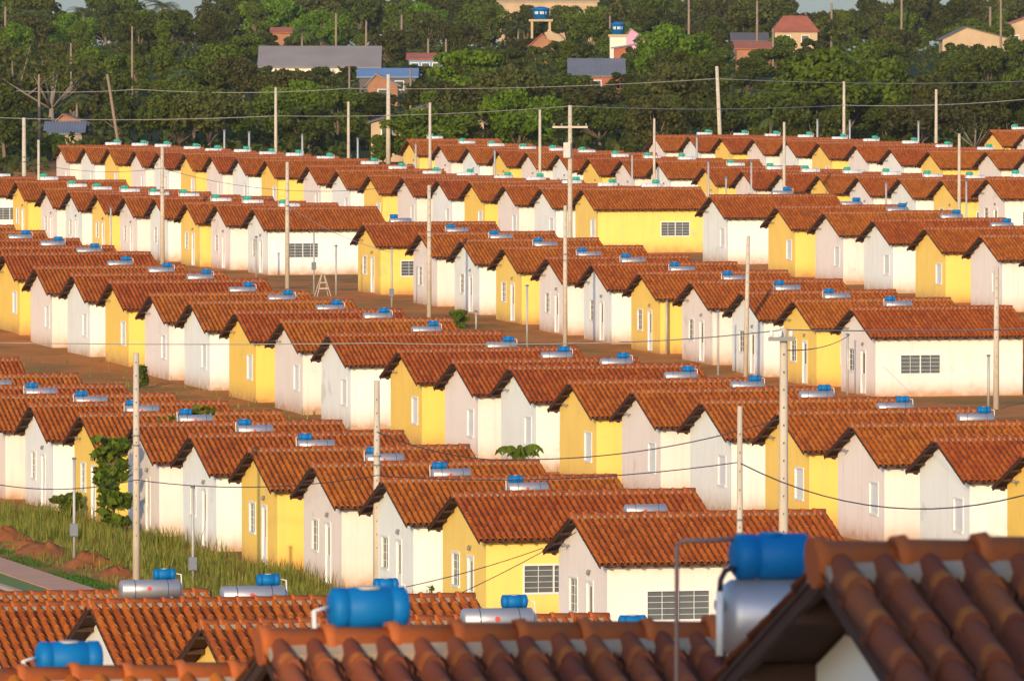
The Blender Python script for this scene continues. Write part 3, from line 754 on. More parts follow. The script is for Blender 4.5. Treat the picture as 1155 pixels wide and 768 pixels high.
# ------------------------------------------------------------------ cables
def cable(label, pts, r=.02, mat='wire', sag=0.0, name='power_cable'):
    # pts: pixel x, y, D ; the cable hangs through these real points
    P = [at(*p) for p in pts]; m = MB(); out = []
    for i in range(len(P)-1):
        n = 14
        for k in range(n+(i == len(P)-2)):
            t = k/n; q = P[i].lerp(P[i+1], t); q.z -= 4*sag*t*(1-t); out.append(q)
    o0 = out[0].copy()
    m.tube([q-o0 for q in out], r, 5); ob = m.build(name, M[mat]); ob.location = o0
    tag(ob, label, 'cable', 'overhead cables'); return ob
cable('upper pale cable strung across the trees from edge to edge', [(-30,99,800),(154,101,790),(393,100,790),(808,89,760),(1180,91,800)], .031, 'wirel', .35)
cable('lower pale cable strung across the trees above the top roofs', [(-30,132,740),(311,131,740),(643,120,700),(952,119,756),(1180,110,740)], .031, 'wirel', .3)
cable('dark cable crossing the verge row from the left edge to the thin pole', [(-30,541,225),(153.5,541,228),(425,536,222),(834.5,521,205)], .0135, 'wire', .25)
cable('thick twisted cable sagging from the perforated pole to the right edge', [(834.5,522,205),(1180,551,192)], .0165, 'wire', .75)
cable('reddish cable rising to the thickest pole past the white houses', [(425,487,222),(600,518,218),(884,471,216)], .015, 'wire', .25)
cable('thin pale cable crossing the middle walls at left', [(-30,386,268),(425,387,262),(700,386,255)], .016, 'wirel', .05)
cable('thin pale cable crossing the long white house at right', [(700,386,255),(884,372,216),(1180,370,240)], .016, 'wirel', .05)
cable('cable drooping from the pole to the long row at left', [(183,190,505),(484,205,458)], .0135, 'wire', .9)
cable('cable from far left pole to the second concrete pole', [(27,182,515),(183,190,505)], .0135, 'wire', .4)
cable('service cable from the pole to the pair of posts by the trestle', [(324,232,465),(441.8,285,440)], .014, 'wirel', .3)
cable('service wire running down to the last yellow house at bottom', [(425,668,222),(612,618,230)], .012, 'wire', .1)
cable('second service wire running down to the last white house at bottom', [(470,690,222),(650,600,228)], .012, 'wire', .1)
cable('service wire from the thickest pole to the long white house', [(884,395,216),(958,378,395)], .016, 'wire', .2)

# wooden trestle on the dirt street, seen between rows
D = pix_ground(364, 335); P = at(364, 335, D); e = empty('wooden_trestle', (P.x, P.y, tz(P.x, P.y)-.02), .3)
tag(e, 'pale wooden A-shaped trestle standing on the red dirt street', 'trestle')
for sx in (-1, 1):
    for sy in (-1, 1):
        m = MB(); m.tube([(sx*.42, sy*.3, 0), (sx*.06, sy*.05, 1.35)], .026, 4); m.build('leg', M['conc'], e)
m = MB(); m.box(-.28, .28, -.24, -.20, .45, .52); m.box(-.2, .2, -.18, -.14, .8, .86); m.build('brace', M['conc'], e)
m = MB(); m.box(-.12, .12, -.25, .25, 1.32, 1.38); m.build('top_plank', M['conc'], e)

# ------------------------------------------------------------------ buildings beyond
def ztop(x, y, D): return at(x, y, D)
def far_building(name, label, x0, x1, yr, ye, D, wallm, roofm, depth=8, style='side', windows=0, gx=None, kind_cat='house'):
    a = at(x0, ye, D); b = at(x1, ye, D); r = at((x0+x1)/2, yr, D+depth/2)
    g = min(tz((a.x+b.x)/2, D), tz((a.x+b.x)/2, D+depth))-.3
    W_ = b.x-a.x; e = empty(name, ((a.x+b.x)/2, D, g), 0); tag(e, label, kind_cat)
    he = a.z-g; hr = r.z-g; w2 = W_/2
    ov = .35
    if style == 'side':
        m = MB(); m.box(-w2+ov, w2-ov, .3, depth-.3, 0, he-.05)
        for sx in (-1, 1): m.add([(sx*(w2-ov),.3,he-.05),(sx*(w2-ov),depth-.3,he-.05),(sx*(w2-ov),depth/2,hr-.12)], [(0,1,2)])
        m.build('wall', M[wallm], e)
        m = MB(); t = .12
        for (y0, y1) in ((0, depth/2), (depth, depth/2)):
            m.add([(-w2,y0,he-.1),(w2,y0,he-.1),(w2,y1,hr-t),(-w2,y1,hr-t),(-w2,y0,he-.1+t),(w2,y0,he-.1+t),(w2,y1,hr),(-w2,y1,hr)], [(0,3,2,1),(4,5,6,7),(0,1,5,4),(1,2,6,5),(2,3,7,6),(3,0,4,7)])
        m.build('roof', M[roofm], e)
    elif style == 'hip':
        m = MB(); m.box(-w2+ov, w2-ov, .3, depth-.3, 0, he-.05); m.build('wall', M[wallm], e)
        k = w2*.5
        m = MB(); m.add([(-w2,0,he-.05),(w2,0,he-.05),(w2,depth,he-.05),(-w2,depth,he-.05),(-k,depth/2,hr),(k,depth/2,hr)], [(0,1,5,4),(1,2,5),(2,3,4,5),(3,0,4),(0,3,2,1)]); m.build('roof', M[roofm], e)
    elif style == 'gable':
        px = 0 if gx is None else gx*W_-w2
        m = MB(); m.add([(-w2+ov,.3,0),(w2-ov,.3,0),(w2-ov,.3,he),(px,.3,hr-.15),(-w2+ov,.3,he),(-w2+ov,depth,0),(w2-ov,depth,0),(w2-ov,depth,he),(px,depth,hr-.15),(-w2+ov,depth,he)],
                        [(0,1,2,3,4),(5,9,8,7,6),(0,4,9,5),(1,6,7,2)]); m.build('wall', M[wallm], e)
        m = MB(); t = .12
        for sx in (-1, 1):
            xe = sx*w2
            m.add([(xe,0,he-.1),(px,0,hr),(px,depth,hr),(xe,depth,he-.1),(xe,0,he-.1-t),(px,0,hr-t),(px,depth,hr-t),(xe,depth,he-.1-t)], [(0,1,2,3),(4,7,6,5),(0,4,5,1),(0,3,7,4)])
        m.build('roof', M[roofm], e)
    elif style == 'mono':
        m = MB(); m.add([(-w2+ov,.3,0),(w2-ov,.3,0),(w2-ov,.3,hr-.15),(-w2+ov,.3,he-.15),(-w2+ov,depth,0),(w2-ov,depth,0),(w2-ov,depth,hr-.15),(-w2+ov,depth,he-.15)], [(0,1,2,3),(4,7,6,5),(0,3,7,4),(1,5,6,2)]); m.build('wall', M[wallm], e)
        m = MB(); t = .15; m.add([(-w2,0,he),(w2,0,hr),(w2,depth,hr),(-w2,depth,he),(-w2,0,he-t),(w2,0,hr-t),(w2,depth,hr-t),(-w2,depth,he-t)], [(0,1,2,3),(4,7,6,5),(0,4,5,1),(0,3,7,4),(1,5,6,2)]); m.build('roof', M[roofm], e)
    for k in range(windows):
        xx = -w2+W_*(k+.8)/(windows+.6); zt = he-.45
        f = MB(); f.box(xx-.55, xx+.55, .22, .30, zt-1.1, zt); fo = f.build('window', M['white'], e)
        q = MB(); q.box(xx-.46, xx+.46, .19, .22, zt-1.02, zt-.08); q.build('pane', M['glass'], fo)
    return e
far_building('warehouse', 'long shed with a grey roof and white wall among the trees', 290, 430, 52, 76, 1050, 'cream', 'fibro', 14, 'side', 6, kind_cat='shed')
far_building('low_building', 'low building with a blue metal roof below the long grey shed', 402, 472, 77, 87, 985, 'fibrod', 'bluer', 10, 'side', 2, kind_cat='building')
far_building('brick_house', 'small orange brick gabled house below the blue roof', 411, 452, 83, 96, 930, 'brick', 'fibro', 8, 'gable', 1, gx=.32)
far_building('sand_house', 'sand coloured house with a sloping roof behind the thick tan pole', 414, 487, 116, 138, 772, 'sand', 'fibrod', 9, 'mono', 2)
far_building('small_shed', 'small sand coloured outbuilding right of the sand house', 526, 550, 132, 139, 775, 'sand', 'fibrod', 5, 'gable', 1, kind_cat='shed')
far_building('small_house', 'small white and blue walled house with rusty roof', 458, 502, 60, 67, 1090, 'bluer', 'redr', 7, 'side', 3)
far_building('brick_gable_house', 'red brick gabled house below the first water tank', 595, 628, 38, 52, 1180, 'brick', 'redr', 8, 'gable', 1)
far_building('tin_roof_house', 'house with a grey blue tin roof half hidden by trees', 640, 706, 66, 86, 960, 'redr', 'tin', 9, 'side', 1)
far_building('maroon_building', 'maroon walled building under the second water tank', 690, 716, 50, 54, 1100, 'redr', 'tin', 7, 'mono', 0, kind_cat='building')
far_building('pink_house', 'pink walled gabled house right of the second water tank', 703, 731, 32, 44, 1180, 'pinkw', 'fibro', 7, 'gable', 0, gx=.3)
far_building('grey_roof_house', 'low house with dark grey roof left of the red hipped roof', 824, 868, 37, 46, 1130, 'fibrod', 'fibrod', 8, 'side', 0)
far_building('low_red_roof_house', 'low red roofed house in front of the dark grey roof', 828, 872, 47, 55, 1090, 'brick', 'redr', 8, 'side', 0)
far_building('hip_roof_house', 'house with a bright red hipped roof on the right hillside', 871, 925, 18, 36, 1120, 'sand', 'redr', 9, 'hip', 2)
far_building('tan_gable_house', 'tan house with a broad low gable near the right edge', 1060, 1146, 30, 44, 1060, 'sand', 'fibrod', 9, 'gable', 0, gx=.35)
far_building('red_roof_house', 'red roofed tan house cut by the right edge', 1110, 1180, 18, 36, 1110, 'sand', 'redr', 9, 'gable', 1, gx=.75)
far_building('sandy_building', 'large sandy building on the skyline above the first water tank', 560, 676, -6, 2, 1480, 'sand', 'sand', 14, 'side', 0, kind_cat='building')
far_building('tin_shed', 'tin roofed shed at the edge of the left wood', 48, 96, 137, 151, 800, 'sand', 'tin', 7, 'side', 0, kind_cat='shed')
far_building('orange_roof_house', 'house with pale orange roof behind the tin shed', 58, 100, 128, 139, 815, 'brick', 'brick', 7, 'gable', 0, gx=.3)
far_building('tiny_red_roof_house', 'tiny red roof far among the trees above the long shed', 304, 330, 31, 37, 1230, 'brick', 'redr', 6, 'side', 0)
def water_tower(label, x0, x1, yt, yb, yfoot, D, legs):
    a = at(x0, yb, D); b = at(x1, yb, D); t = at(x0, yt, D); r = (b.x-a.x)/2; h = t.z-a.z; cx = (a.x+b.x)/2; g = tz(cx, D)-.2
    e = empty('water_tower', (cx, D, g)); tag(e, label, 'water tower', 'blue water tanks on the hillside')
    zb = a.z-g
    m = MB(); m.lathe([(0,r*.86),(h*.80,r),(h*.82,r*1.05),(h*.86,r*1.05),(h*.88,r*.98),(h,r*.35),(h*1.02,.05)], (0,0,1), (0,0,zb), 24); tk = m.build('tank', M['blue'], e)
    lg = MB()
    for k in range(9):       # faint pale lettering band around the tank
        if k % 4 == 3: continue
        t_ = -2.3+k*.17; rr = r*.955
        c, s = math.cos(t_), math.sin(t_); d = .055*2
        lg.add([(rr*math.cos(t_-d/2), rr*math.sin(t_-d/2), zb+h*.40),(rr*math.cos(t_+d/2), rr*math.sin(t_+d/2), zb+h*.40),(rr*1.02*math.cos(t_+d/2), rr*1.02*math.sin(t_+d/2), zb+h*.62),(rr*1.02*math.cos(t_-d/2), rr*1.02*math.sin(t_-d/2), zb+h*.62)], [(0,1,2,3)])
    lg.build('lettering', M['white'], tk)
    m = MB(); m.box(-r*1.35, r*1.35, -r*1.35, r*1.35, zb-.32, zb-.02); m.build('platform', M['sand'], e)
    if legs:
        for sx in (-1, 1):
            for sy in (-1, 1):
                m = MB(); m.box(sx*r*1.0-.17, sx*r*1.0+.17, sy*r-.17, sy*r+.17, 0, zb-.32); m.build('leg', M['sand'], e)
    else:
        m = MB(); m.box(-r*1.15, r*1.15, -r*1.15, r*1.15, 0, zb-.32); m.build('base', M['cream'], e)
water_tower('blue water tank standing on four tall concrete legs', 600, 620, 8, 22, 60, 1250, True)
water_tower('blue water tank on a white block base left of the pink house', 689, 705, 25, 39, 60, 1120, False)

# ------------------------------------------------------------------ trees
def leaf_cloud(clumps, n, size, seed, flat=1.0):
    rs_ = np.random.RandomState(seed); Vs = []
    cl = np.array(clumps)
    wts = cl[:,3]**2; wts = wts/wts.sum()
    pick = rs_.choice(len(cl), n, p=wts)
    d = rs_.normal(size=(n,3)); d /= np.linalg.norm(d, axis=1)[:,None]
    rr = (.55+.50*rs_.rand(n)**.6)*cl[pick,3]
    d2 = d*rr[:,None]; d2[:,2] *= .72*flat
    c = cl[pick,:3]+d2
    nrm = d+rs_.normal(size=(n,3))*.9; nrm /= np.linalg.norm(nrm, axis=1)[:,None]
    ref = rs_.normal(size=(n,3)); a = np.cross(nrm, ref); a /= np.linalg.norm(a, axis=1)[:,None]; b = np.cross(nrm, a)
    s = size*(.5+rs_.rand(n))[:,None]
    a = a*s; b = b*s*.7
    V = np.stack([c-a, c-b*.9, c+a, c+b*.9], 1).reshape(-1,3)
    Fc = np.arange(4*n).reshape(n,4)
    return V, Fc
def make_tree_meshes(seed, h, wdt, trunk_h, leaf, kind='round', nleaf=7500, size=.23, bark='trunk'):
    r = random.Random(seed); cl = []; tm = MB()
    tm.tube([(0,0,-.3),(r.uniform(-.1,.1),0,trunk_h*.5),(r.uniform(-.2,.2),r.uniform(-.1,.1),trunk_h),(r.uniform(-.3,.3),0,h*.7)], [.035*h,.028*h,.022*h,.006*h], 7)
    n = 30
    for k in range(n):
        a = r.uniform(0, 2*math.pi); q = r.random()
        if kind == 'round': z = trunk_h+(h-trunk_h)*(.10+.80*q); R_ = wdt/2*math.sqrt(max(.06, 1-((q-.42)/.64)**2))*r.uniform(.35,.95)
        elif kind == 'tier': lev = r.choice((.25,.5,.72,.93)); z = trunk_h+(h-trunk_h)*lev+r.uniform(-.2,.2); R_ = wdt/2*(1.05-.55*lev)*math.sqrt(r.random())
        elif kind == 'wide': z = trunk_h+(h-trunk_h)*(.35+.55*q); R_ = wdt/2*math.sqrt(r.random())*(1.1-.5*q)
        else: z = trunk_h+(h-trunk_h)*(.05+.90*q); R_ = wdt/2*(1-.65*q)*r.uniform(.2,.9)
        x, y = R_*math.cos(a), R_*math.sin(a)
        cr = r.uniform(.10, .19)*wdt
        cl.append((x, y, z, cr))
        if k % 3 == 0: tm.tube([(0,0,trunk_h*.85),(x*.45,y*.45,trunk_h*.5+z*.45),(x*.9,y*.9,z)], [.014*h,.009*h,.003*h], 5)
    V, Fc = leaf_cloud(cl, nleaf, size, seed, .5 if kind == 'tier' else 1)
    return tm.mesh('trunk', M[bark]), np_mesh('crown', V, Fc, M[leaf])
TP = {
 'd1': make_tree_meshes(1, 8, 7.5, 1.6, 'leafd'), 'd2': make_tree_meshes(2, 9, 7, 2.0, 'leafd', 'tall'),
 'm1': make_tree_meshes(3, 8, 8, 1.6, 'leafm'), 'm2': make_tree_meshes(4, 7.5, 8.5, 2.2, 'leafm', 'wide'), 'm3': make_tree_meshes(5, 9, 6.5, 2, 'leafm', 'tall'),
 'o1': make_tree_meshes(6, 8, 7.5, 1.8, 'leafo', 'round', 4200), 'o2': make_tree_meshes(7, 7.5, 8, 2.2, 'leafo', 'wide', 4200),
 'b1': make_tree_meshes(8, 8.4, 9.4, 1.4, 'leafb', 'round', 11000), 'b2': make_tree_meshes(9, 8.0, 12.0, 2.0, 'leafb', 'tier', 9000),
 'bare': make_tree_meshes(10, 8, 8, 2.5, 'leafo', 'wide', 420, .22, 'palebark'),
}
def tree(kind, x, D, ytop=None, sc=None, label='', grp='trees in the wood', cat='tree', ybase=None, wide=1.0):
    P = at(x, 100, D); z = tz(P.x, D); hh = {'d1':8,'d2':9,'m1':8,'m2':7.5,'m3':9,'o1':8,'o2':7.5,'b1':8.4,'b2':8.0,'bare':8}[kind]
    if ytop is not None: sc = (at(x, ytop, D).z-z)/hh
    e = empty({'b1':'leafy_tree','b2':'tiered_tree','bare':'bare_tree'}.get(kind, 'leafy_tree'), (P.x, D, z-.1), R.uniform(0, 6.28)); e.scale = (sc*wide, sc*wide, sc)
    tag(e, label, cat, grp)
    obj('trunk', TP[kind][0], e); obj('crown', TP[kind][1], e); return e
gl = {'d': 'dark green', 'm': 'mid green', 'o': 'olive brown', 'b': 'bright green'}
LMK = [(10,'at the left edge'),(60,'by the pale bare trees'),(121,'by the leaning pole'),(200,'by the middle palm'),(290,'left of the long shed'),(345,'in line with the long shed'),(430,'by the thick tan pole'),(520,'left of the first water tank'),
 (609,'under the first water tank'),(680,'under the second water tank'),(760,'by the light domed tree'),(830,'right of the slightly leaning pole'),(895,'under the red hipped roof'),(960,'behind the bright tree'),(1050,'by the tan gable house'),(1140,'at the right edge')]
# named, tell-apart trees
tree('b1', 762, 990, 24, label='large light green domed tree between the pink house and the dark roof', grp='distinct trees', wide=1.05)
tree('b1', 952, 800, 50, label='large bright green tree behind the concrete pole at right', grp='distinct trees', wide=1.15)
tree('b2', 540, 850, 60, label='bright green tiered tree in flat layers right of the sand house', grp='distinct trees', wide=1.05)
tree('b1', 481, 762, 120, label='low bright green tree hiding the right of the sand house', grp='distinct trees', wide=1.5)
tree('b1', 338, 820, 88, label='bushy bright tree left of the slim timber pole', grp='distinct trees')
tree('b1', 108, 960, 50, label='bright green tree behind the leaning timber pole', grp='distinct trees', wide=1.2)
tree('bare', 16, 850, 34, label='pale bare branched tree at the left edge of the wood', grp='distinct trees')
tree('bare', 58, 845, 48, label='pale bare branched tree spreading beside the leftmost timber pole', grp='distinct trees', wide=1.2)
tree('bare', 348, 790, 140, label='small leafless tree beside the dark hut roof behind the long row', grp='distinct trees')
tree('bare', 1100, 770, 118, label='thin bare tree at the right edge of the wood', grp='distinct trees')
for (k_, x_, D_, y_, l_) in [('d1',700,942,80,'dark tree covering the right end of the tin roof'),('o1',636,940,84,'olive tree at the left end of the tin roof'),('d1',668,935,92,'low dark tree below the middle of the tin roof'),('m1',884,1098,41,'green tree before the left wall of the hipped roof house'),
   ('d1',916,1095,42,'dark tree before the right wall of the hipped roof house'),('d2',850,1066,57,'dark tree below the low red roof'),('m1',1150,1040,44,'green tree before the right half of the tan gabled house'),('d1',1080,1035,47,'dark tree below the tan gabled house'),('m1',604,1160,52,'green tree below the first water tank house'),
   ('d1',628,1155,46,'dark tree right of the first water tank house'),('d1',716,1080,52,'dark tree between the second water tank and the light domed tree'),('m1',432,762,150,'low green tree before the sand coloured house'),('o1',535,765,138,'olive tree in front of the small sand outbuilding'),
   ('d1',437,910,104,'dark tree below the small brick gable'),('m1',300,1036,74,'green tree covering the left end of the long shed wall'),('d1',385,1034,80,'dark tree below the middle of the long shed'),('m1',60,782,150,'low green tree before the tin roofed shed')]:
    tree(k_, x_, D_, y_, label=l_, grp='trees in front of far buildings')
layers = [(785,108,17,15),(812,96,15,16),(850,84,18,15),(900,74,16,15),(960,62,15,15),(1030,50,14,15),(1110,36,13,16),(1200,24,12,17),(1310,6,8,24),(1430,-3,6,30),(1520,-8,5,34)]
skip = [(290,432,1050,76),(402,472,985,86),(411,452,930,105),(414,490,772,165),(640,702,960,80),(869,929,1120,42),(824,872,1130,50),(1060,1180,1060,44),(560,676,1480,5),(48,100,800,152),(596,628,1250,42),(686,731,1120,50),(458,502,1090,68),(304,330,1230,36)]
tr = random.Random(99)
for li, (D, yt, jit, n) in enumerate(layers):
    for k in range(n):
        x = -30+1215*(k+.5+tr.uniform(-.4,.4))/n
        kk = tr.choices(['d1','d2','m1','m2','m3','o1','o2','b1'], [5,4,5,4,3,4,3,1])[0]
        DD = D+tr.uniform(-18, 18); yy = yt+tr.uniform(-jit, jit*.8)
        if D > 1250 and (66 < x < 106 or 164 < x < 242 or 882 < x < 972): yy = max(yy, 13)
        for (a, b, Db, ylim) in skip:       # keep the far buildings in view as in the photo
            if a-22 < x < b+22 and DD < Db: yy = max(yy, ylim-2+tr.uniform(0, 6))
        P = at(x, yy, DD)
        if any(a-14 < x < b+14 and abs(DD-Db-5) < 14 for (a, b, Db, _) in skip): continue
        hgt = P.z-tz(P.x, DD)
        if hgt < 1.6: continue
        band = 'at the front edge of the wood' if D < 870 else ('in the middle of the wood' if D < 1150 else 'near the skyline')
        lm_ = min(LMK, key=lambda q: abs(q[0]-x))[1]
        lab = '%s tree %s, %s' % (gl[kk[0]], band, lm_); grp = 'wood: '+lab
        tree(kk, x, DD, yy, label=lab, grp=grp, wide=min(2.2, max(1.0, 6.2/hgt)))
# unseen trees added behind the photographer, sized to shade the nearest roofs
for k, (tx, ty, top, wd_) in enumerate([(-15.5, -16, 14.8, .46), (-11.6, -15, 12.4, .50), (-9.0, -19, 11.6, .50)]):
    z = tz(tx, ty); sc = (CAMZ+top-z)/8.4
    e = empty('leafy_tree', (tx, ty, z-.1), k*2.0); e.scale = (wd_, wd_, sc); tag(e, ('tallest unseen shade tree added behind the camera', 'middle unseen shade tree added behind the camera', 'rightmost unseen shade tree added behind the camera')[k], 'tree', 'unseen trees added for shade')
    obj('trunk', TP['b1'][0], e); obj('crown', TP['b1'][1], e)
# palms
def palm_meshes(seed):
    r = random.Random(seed); m = MB(); m.tube([(0,0,-.3),(.15,0,2.4),(.25,0,4.6)], [.22,.16,.13], 8); t = m.mesh('trunk', M['palebark'])
    c = MB()
    for k in range(20):
        a = k*2.399; el = r.uniform(-.1, 1.15); L = r.uniform(2.0, 2.7); pts = []
        for q in range(7):
            s = q/6; rr = L*s*math.cos(el*(1-s*.9)); zz = 4.6+L*s*math.sin(el)-1.5*s*s*L*.5
            pts.append(Vector((.25+rr*math.cos(a), rr*math.sin(a), zz)))
        side = Vector((-math.sin(a), math.cos(a), 0))
        for q in range(6):
            for sg in (-1, 1):
                for j in range(3):
                    p = pts[q].lerp(pts[q+1], j/3); p2 = pts[q].lerp(pts[q+1], (j+.7)/3); ln = .62*math.sin(math.pi*min(.95, (q+j/3+.6)/6.6))
                    tip = p2+side*sg*ln+Vector((0,0,-.25*ln))
                    c.add([p, p2, tip], [(0,1,2)])
    return t, c.mesh('crown', M['palm'])
PLM = [palm_meshes(1), palm_meshes(2)]
for k, (x, yt, D, lab) in enumerate([(200,64,870,'palm with drooping fronds in the middle of the left wood'),(86,96,830,'low yellowish palm before the left wood'),(96,-4,1330,'tall palm on the skyline at upper left'),(185,-12,1350,'palm on the skyline right of the upper left palm'),
      (340,22,1200,'palm above the long grey shed'),(583,20,1270,'palm left of the first water tank'),(800,6,1300,'palm on the skyline right of centre'),(36,0,1300,'palm at the upper left corner'),(870,118,800,'palm like shrub in the wood right of the leaning pole')]):
    P = at(x, yt, D); z = tz(P.x, D); s = (P.z-z)/6.2
    e = empty('palm_tree', (P.x, D, z-.1), k*1.3); e.scale = (max(s, .75), max(s, .75), s); tag(e, lab, 'palm tree', 'palms in the wood')
    obj('trunk', PLM[k % 2][0], e); obj('crown', PLM[k % 2][1], e)
# undergrowth filling the wood floor
cl = []
ur = random.Random(5)
for k in range(1500):
    D = 775+ur.random()**1.4*720; x = ur.uniform(-60, 1215); P = at(x, 100, D)
    cl.append((P.x, D, tz(P.x, D)+.5, ur.uniform(1.0, 2.2)))
for k in range(150):
    D = ur.uniform(665, 775); x = ur.uniform(-70, 50); P = at(x, 100, D)
    cl.append((P.x, D, tz(P.x, D)+.1, ur.uniform(.5, .9)))
V, Fc = leaf_cloud(cl, 74000, .34, 77)
tag(obj('undergrowth', np_mesh('undergrowth', V, Fc, M['leafd'])), 'dense green undergrowth between the trees of the wood', 'undergrowth', kind='stuff')

# ------------------------------------------------------------------ grass verge and yard plants
def blades(name, regions, mat, label, cat):
    r_ = np.random.RandomState(4); Vs = []
    for (u0, u1, v0, v1, n, h, wd) in regions:
        u = r_.uniform(u0, u1, n); v = r_.uniform(v0, v1, n)
        # clumpy density
        keep = (np.sin(u*1.7+v*.9)+np.sin(v*.63-u*.8)+r_.normal(size=n)*.9) > -.7
        u, v = u[keep], v[keep]; n2 = len(u)
        x = u*UX-v*UY; y = u*UY+v*UX; z = np.array([gz(a, b) for a, b in zip(u, v)])
        hh = h*(.35+.9*r_.rand(n2))*(.75+.35*np.sin(u*.9+v*.35)); th = r_.rand(n2)*6.28; ln = hh*r_.uniform(.05,.5,n2)
        dx, dy = np.cos(th), np.sin(th); ww = wd*(.6+.8*r_.rand(n2))
        a = np.stack([x-dy*ww, y+dx*ww, z], 1); b = np.stack([x+dy*ww, y-dx*ww, z], 1)
        m2 = np.stack([x+dx*ln*.35+dy*ww*.7, y+dy*ln*.35-dx*ww*.7, z+hh*.6], 1); m1 = np.stack([x+dx*ln*.35-dy*ww*.7, y+dy*ln*.35+dx*ww*.7, z+hh*.6], 1)
        t = np.stack([x+dx*ln, y+dy*ln, z+hh], 1)
        Vs.append(np.stack([a, b, m2, m1, m1, m2, t, t*.999+m1*.001], 1).reshape(-1,3))
    V = np.concatenate(Vs); Fc = np.arange(len(V)).reshape(-1,4)
    return tag(obj(name, np_mesh(name, V, Fc, mat)), label, cat, kind='stuff')
blades('tall_grass', [(60.6,66.2,205,330,30000,.70,.020),(59.2,61,205,330,6000,.34,.016)], M['grassb'], 'tall green grass growing on the verge before the front doors', 'grass')
blades('lawn', [(55.3,56.35,230,330,14000,.12,.02),(58.05,59.2,230,330,14000,.14,.02)], M['lawn'], 'short green lawn strips beside the pink pavement', 'lawn')
blades('yard_weeds', [(70,96,230,420,5000,.35,.03),(108,112,330,480,3500,.28,.03),(98,100,330,470,2500,.25,.03)], M['grassb'], 'scattered weeds in the red dirt between the rows', 'weeds')
def mound(label, x, y, w_, h_, seed):
    D = pix_ground(x, y); P = at(x, y, D); r = random.Random(seed); V = []; Fs = []; n = 18; mrings = 7
    z0 = tz(P.x, P.y)
    ph = [r.uniform(0, 6.28) for _ in range(4)]
    for j in range(mrings+1):
        q = j/mrings
        for k in range(n):
            a = 2*math.pi*k/n; rr = w_*(1-q)*(1+.18*math.sin(3*a+ph[0])+.1*math.sin(5*a+ph[1]))
            V.append((rr*math.cos(a), rr*math.sin(a), h_*(math.sin(q*math.pi/2)**1.2)*(1+.15*math.sin(4*a+ph[2]+q*5))-.05+r.uniform(-.06,.09)))
    for j in range(mrings):
        for k in range(n): Fs.append((j*n+k, j*n+(k+1) % n, (j+1)*n+(k+1) % n, (j+1)*n+k))
    m = MB(); m.add(V, Fs, True); o = m.build('earth_mound', M['mound']); o.location = (P.x, P.y, z0); tag(o, label, 'earth mound', 'heaps of red earth on the verge')
mound('heap of red earth at the left edge of the verge', 4, 612, 1.0, .55, 1)
mound('low wide heap of red earth below the left service post', 52, 628, 1.3, .5, 2)
mound('heap of red earth right of the left service post', 100, 640, 1.1, .5, 3)
mound('broken heap of red earth nearest the concrete verge pole', 130, 652, .9, .4, 4)
mound('small heap of earth left of the service post in the verge', 30, 618, .8, .35, 5)
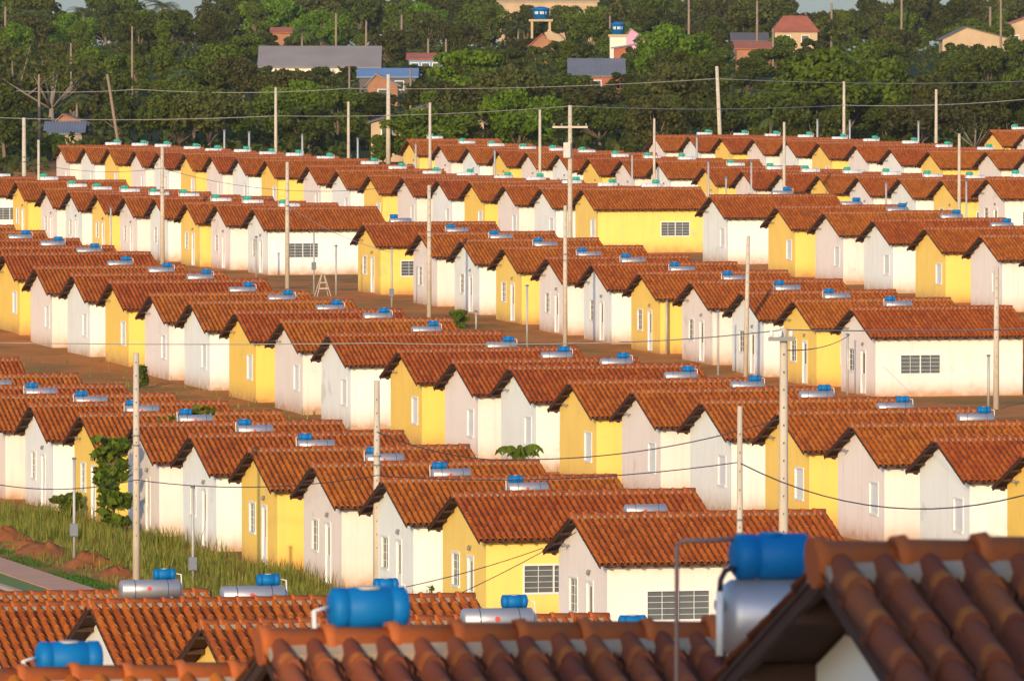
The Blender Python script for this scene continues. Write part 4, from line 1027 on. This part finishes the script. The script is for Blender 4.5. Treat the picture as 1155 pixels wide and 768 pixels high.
def leafy(label, x, ybase, ytop, wpx, D=None, n=520, size=.16, name='young_tree', mat='leafm', kind='round', seed=1, cat='tree'):
    if D is None: D = pix_ground(x, ybase)
    P = at(x, ytop, D); g = tz(P.x, P.y); h = P.z-g; wd = wpx*D/F; r = random.Random(seed)
    e = empty(name, (P.x, P.y, g-.05)); tag(e, label, cat)
    cl = []; m = MB()
    m.tube([(0,0,0),(.03,0,h*.5),(0,.03,h*.9)], [.05,.035,.012], 6)
    for k in range(46 if h > 2 else 14):
        q = r.random(); z = h*(.12+.80*q); a = r.uniform(0, 6.28); R_ = wd/2*(r.uniform(.15,.85))*(1-.4*abs(q-.5))
        x_, y_ = R_*math.cos(a), R_*math.sin(a); cl.append((x_, y_, z, max(wd*.20, .12))); m.tube([(0,0,z*.8),(x_,y_,z)], [.018,.006], 4)
    m.build('trunk', M['trunk'], e); V, Fc = leaf_cloud(cl, n, size, seed, .6); obj('crown', np_mesh('crown', V, Fc, M[mat]), e)
leafy('leafy young tree with drooping leaves before the yellow house in the verge', 128, 604, 484, 46, n=1500, size=.17, seed=3, mat='leafm')
leafy('round green bush beside the dirt street pole', 517, 371, 348, 22, n=500, size=.14, name='bush', mat='leafb', seed=4, cat='bush')
leafy('small dark bush behind the pole at the back yards on the left', 160, 438, 412, 16, n=300, size=.15, name='bush', seed=5, cat='bush')
leafy('green creeper bush showing between two roofs on the left', 214, 470, 448, 80, D=323, n=900, size=.15, name='bush', seed=6, cat='bush')
leafy('small sapling in front of the last greyish white house at the bottom', 486, 690, 645, 18, D=226, n=90, size=.06, name='sapling', seed=8, cat='sapling')
leafy('rounded shrub in the tall grass beside the left white house', 76, 586, 552, 40, n=1500, size=.09, name='bush', mat='leafm', seed=9, cat='bush')
# broad-leaved plant rising behind a roof ridge
D = 300; P = at(585, 509, D); g = tz(P.x, P.y); e = empty('broad_leaved_plant', (P.x, P.y, g)); tag(e, 'broad leaved papaya like plant rising behind the roof in front of white walls', 'plant')
m = MB(); h = P.z-g; m.tube([(0,0,0),(0,0,h-.2)], .06, 6); m.build('trunk', M['trunk'], e)
c = MB(); r = random.Random(2)
for k in range(9):
    a = k*2.4; L = r.uniform(.6, 1.0)*(.6 if k % 3 == 0 else 1); ax = Vector((math.cos(a)*r.uniform(.55,1.05), .5*math.sin(a), 0)); pr = Vector((0,0,1))
    for j in range(9):
        t = (j+1)/9; b = Vector((0,0,h-.2))+ax*L*t+Vector((0,0,1.5*t*L-1.15*t*t*L))
        for sg in (-1, 1):
            d = Vector((ax.x*.12, sg*.1-.1, -.22)); wv = Vector((ax.x*.12+.05, 0, .07))
            q = b+d*.9*sg if False else b+Vector((sg*.05, 0, -.10))
            c.add([b, b+Vector((.08*sg, -.04, -.03)), b+Vector((.15*sg, -.05, -.24)), b+Vector((.03*sg, -.02, -.16))], [(0,1,2,3)])
c.build('crown', M['leafm'], e)
print('objects', len(bpy.data.objects))
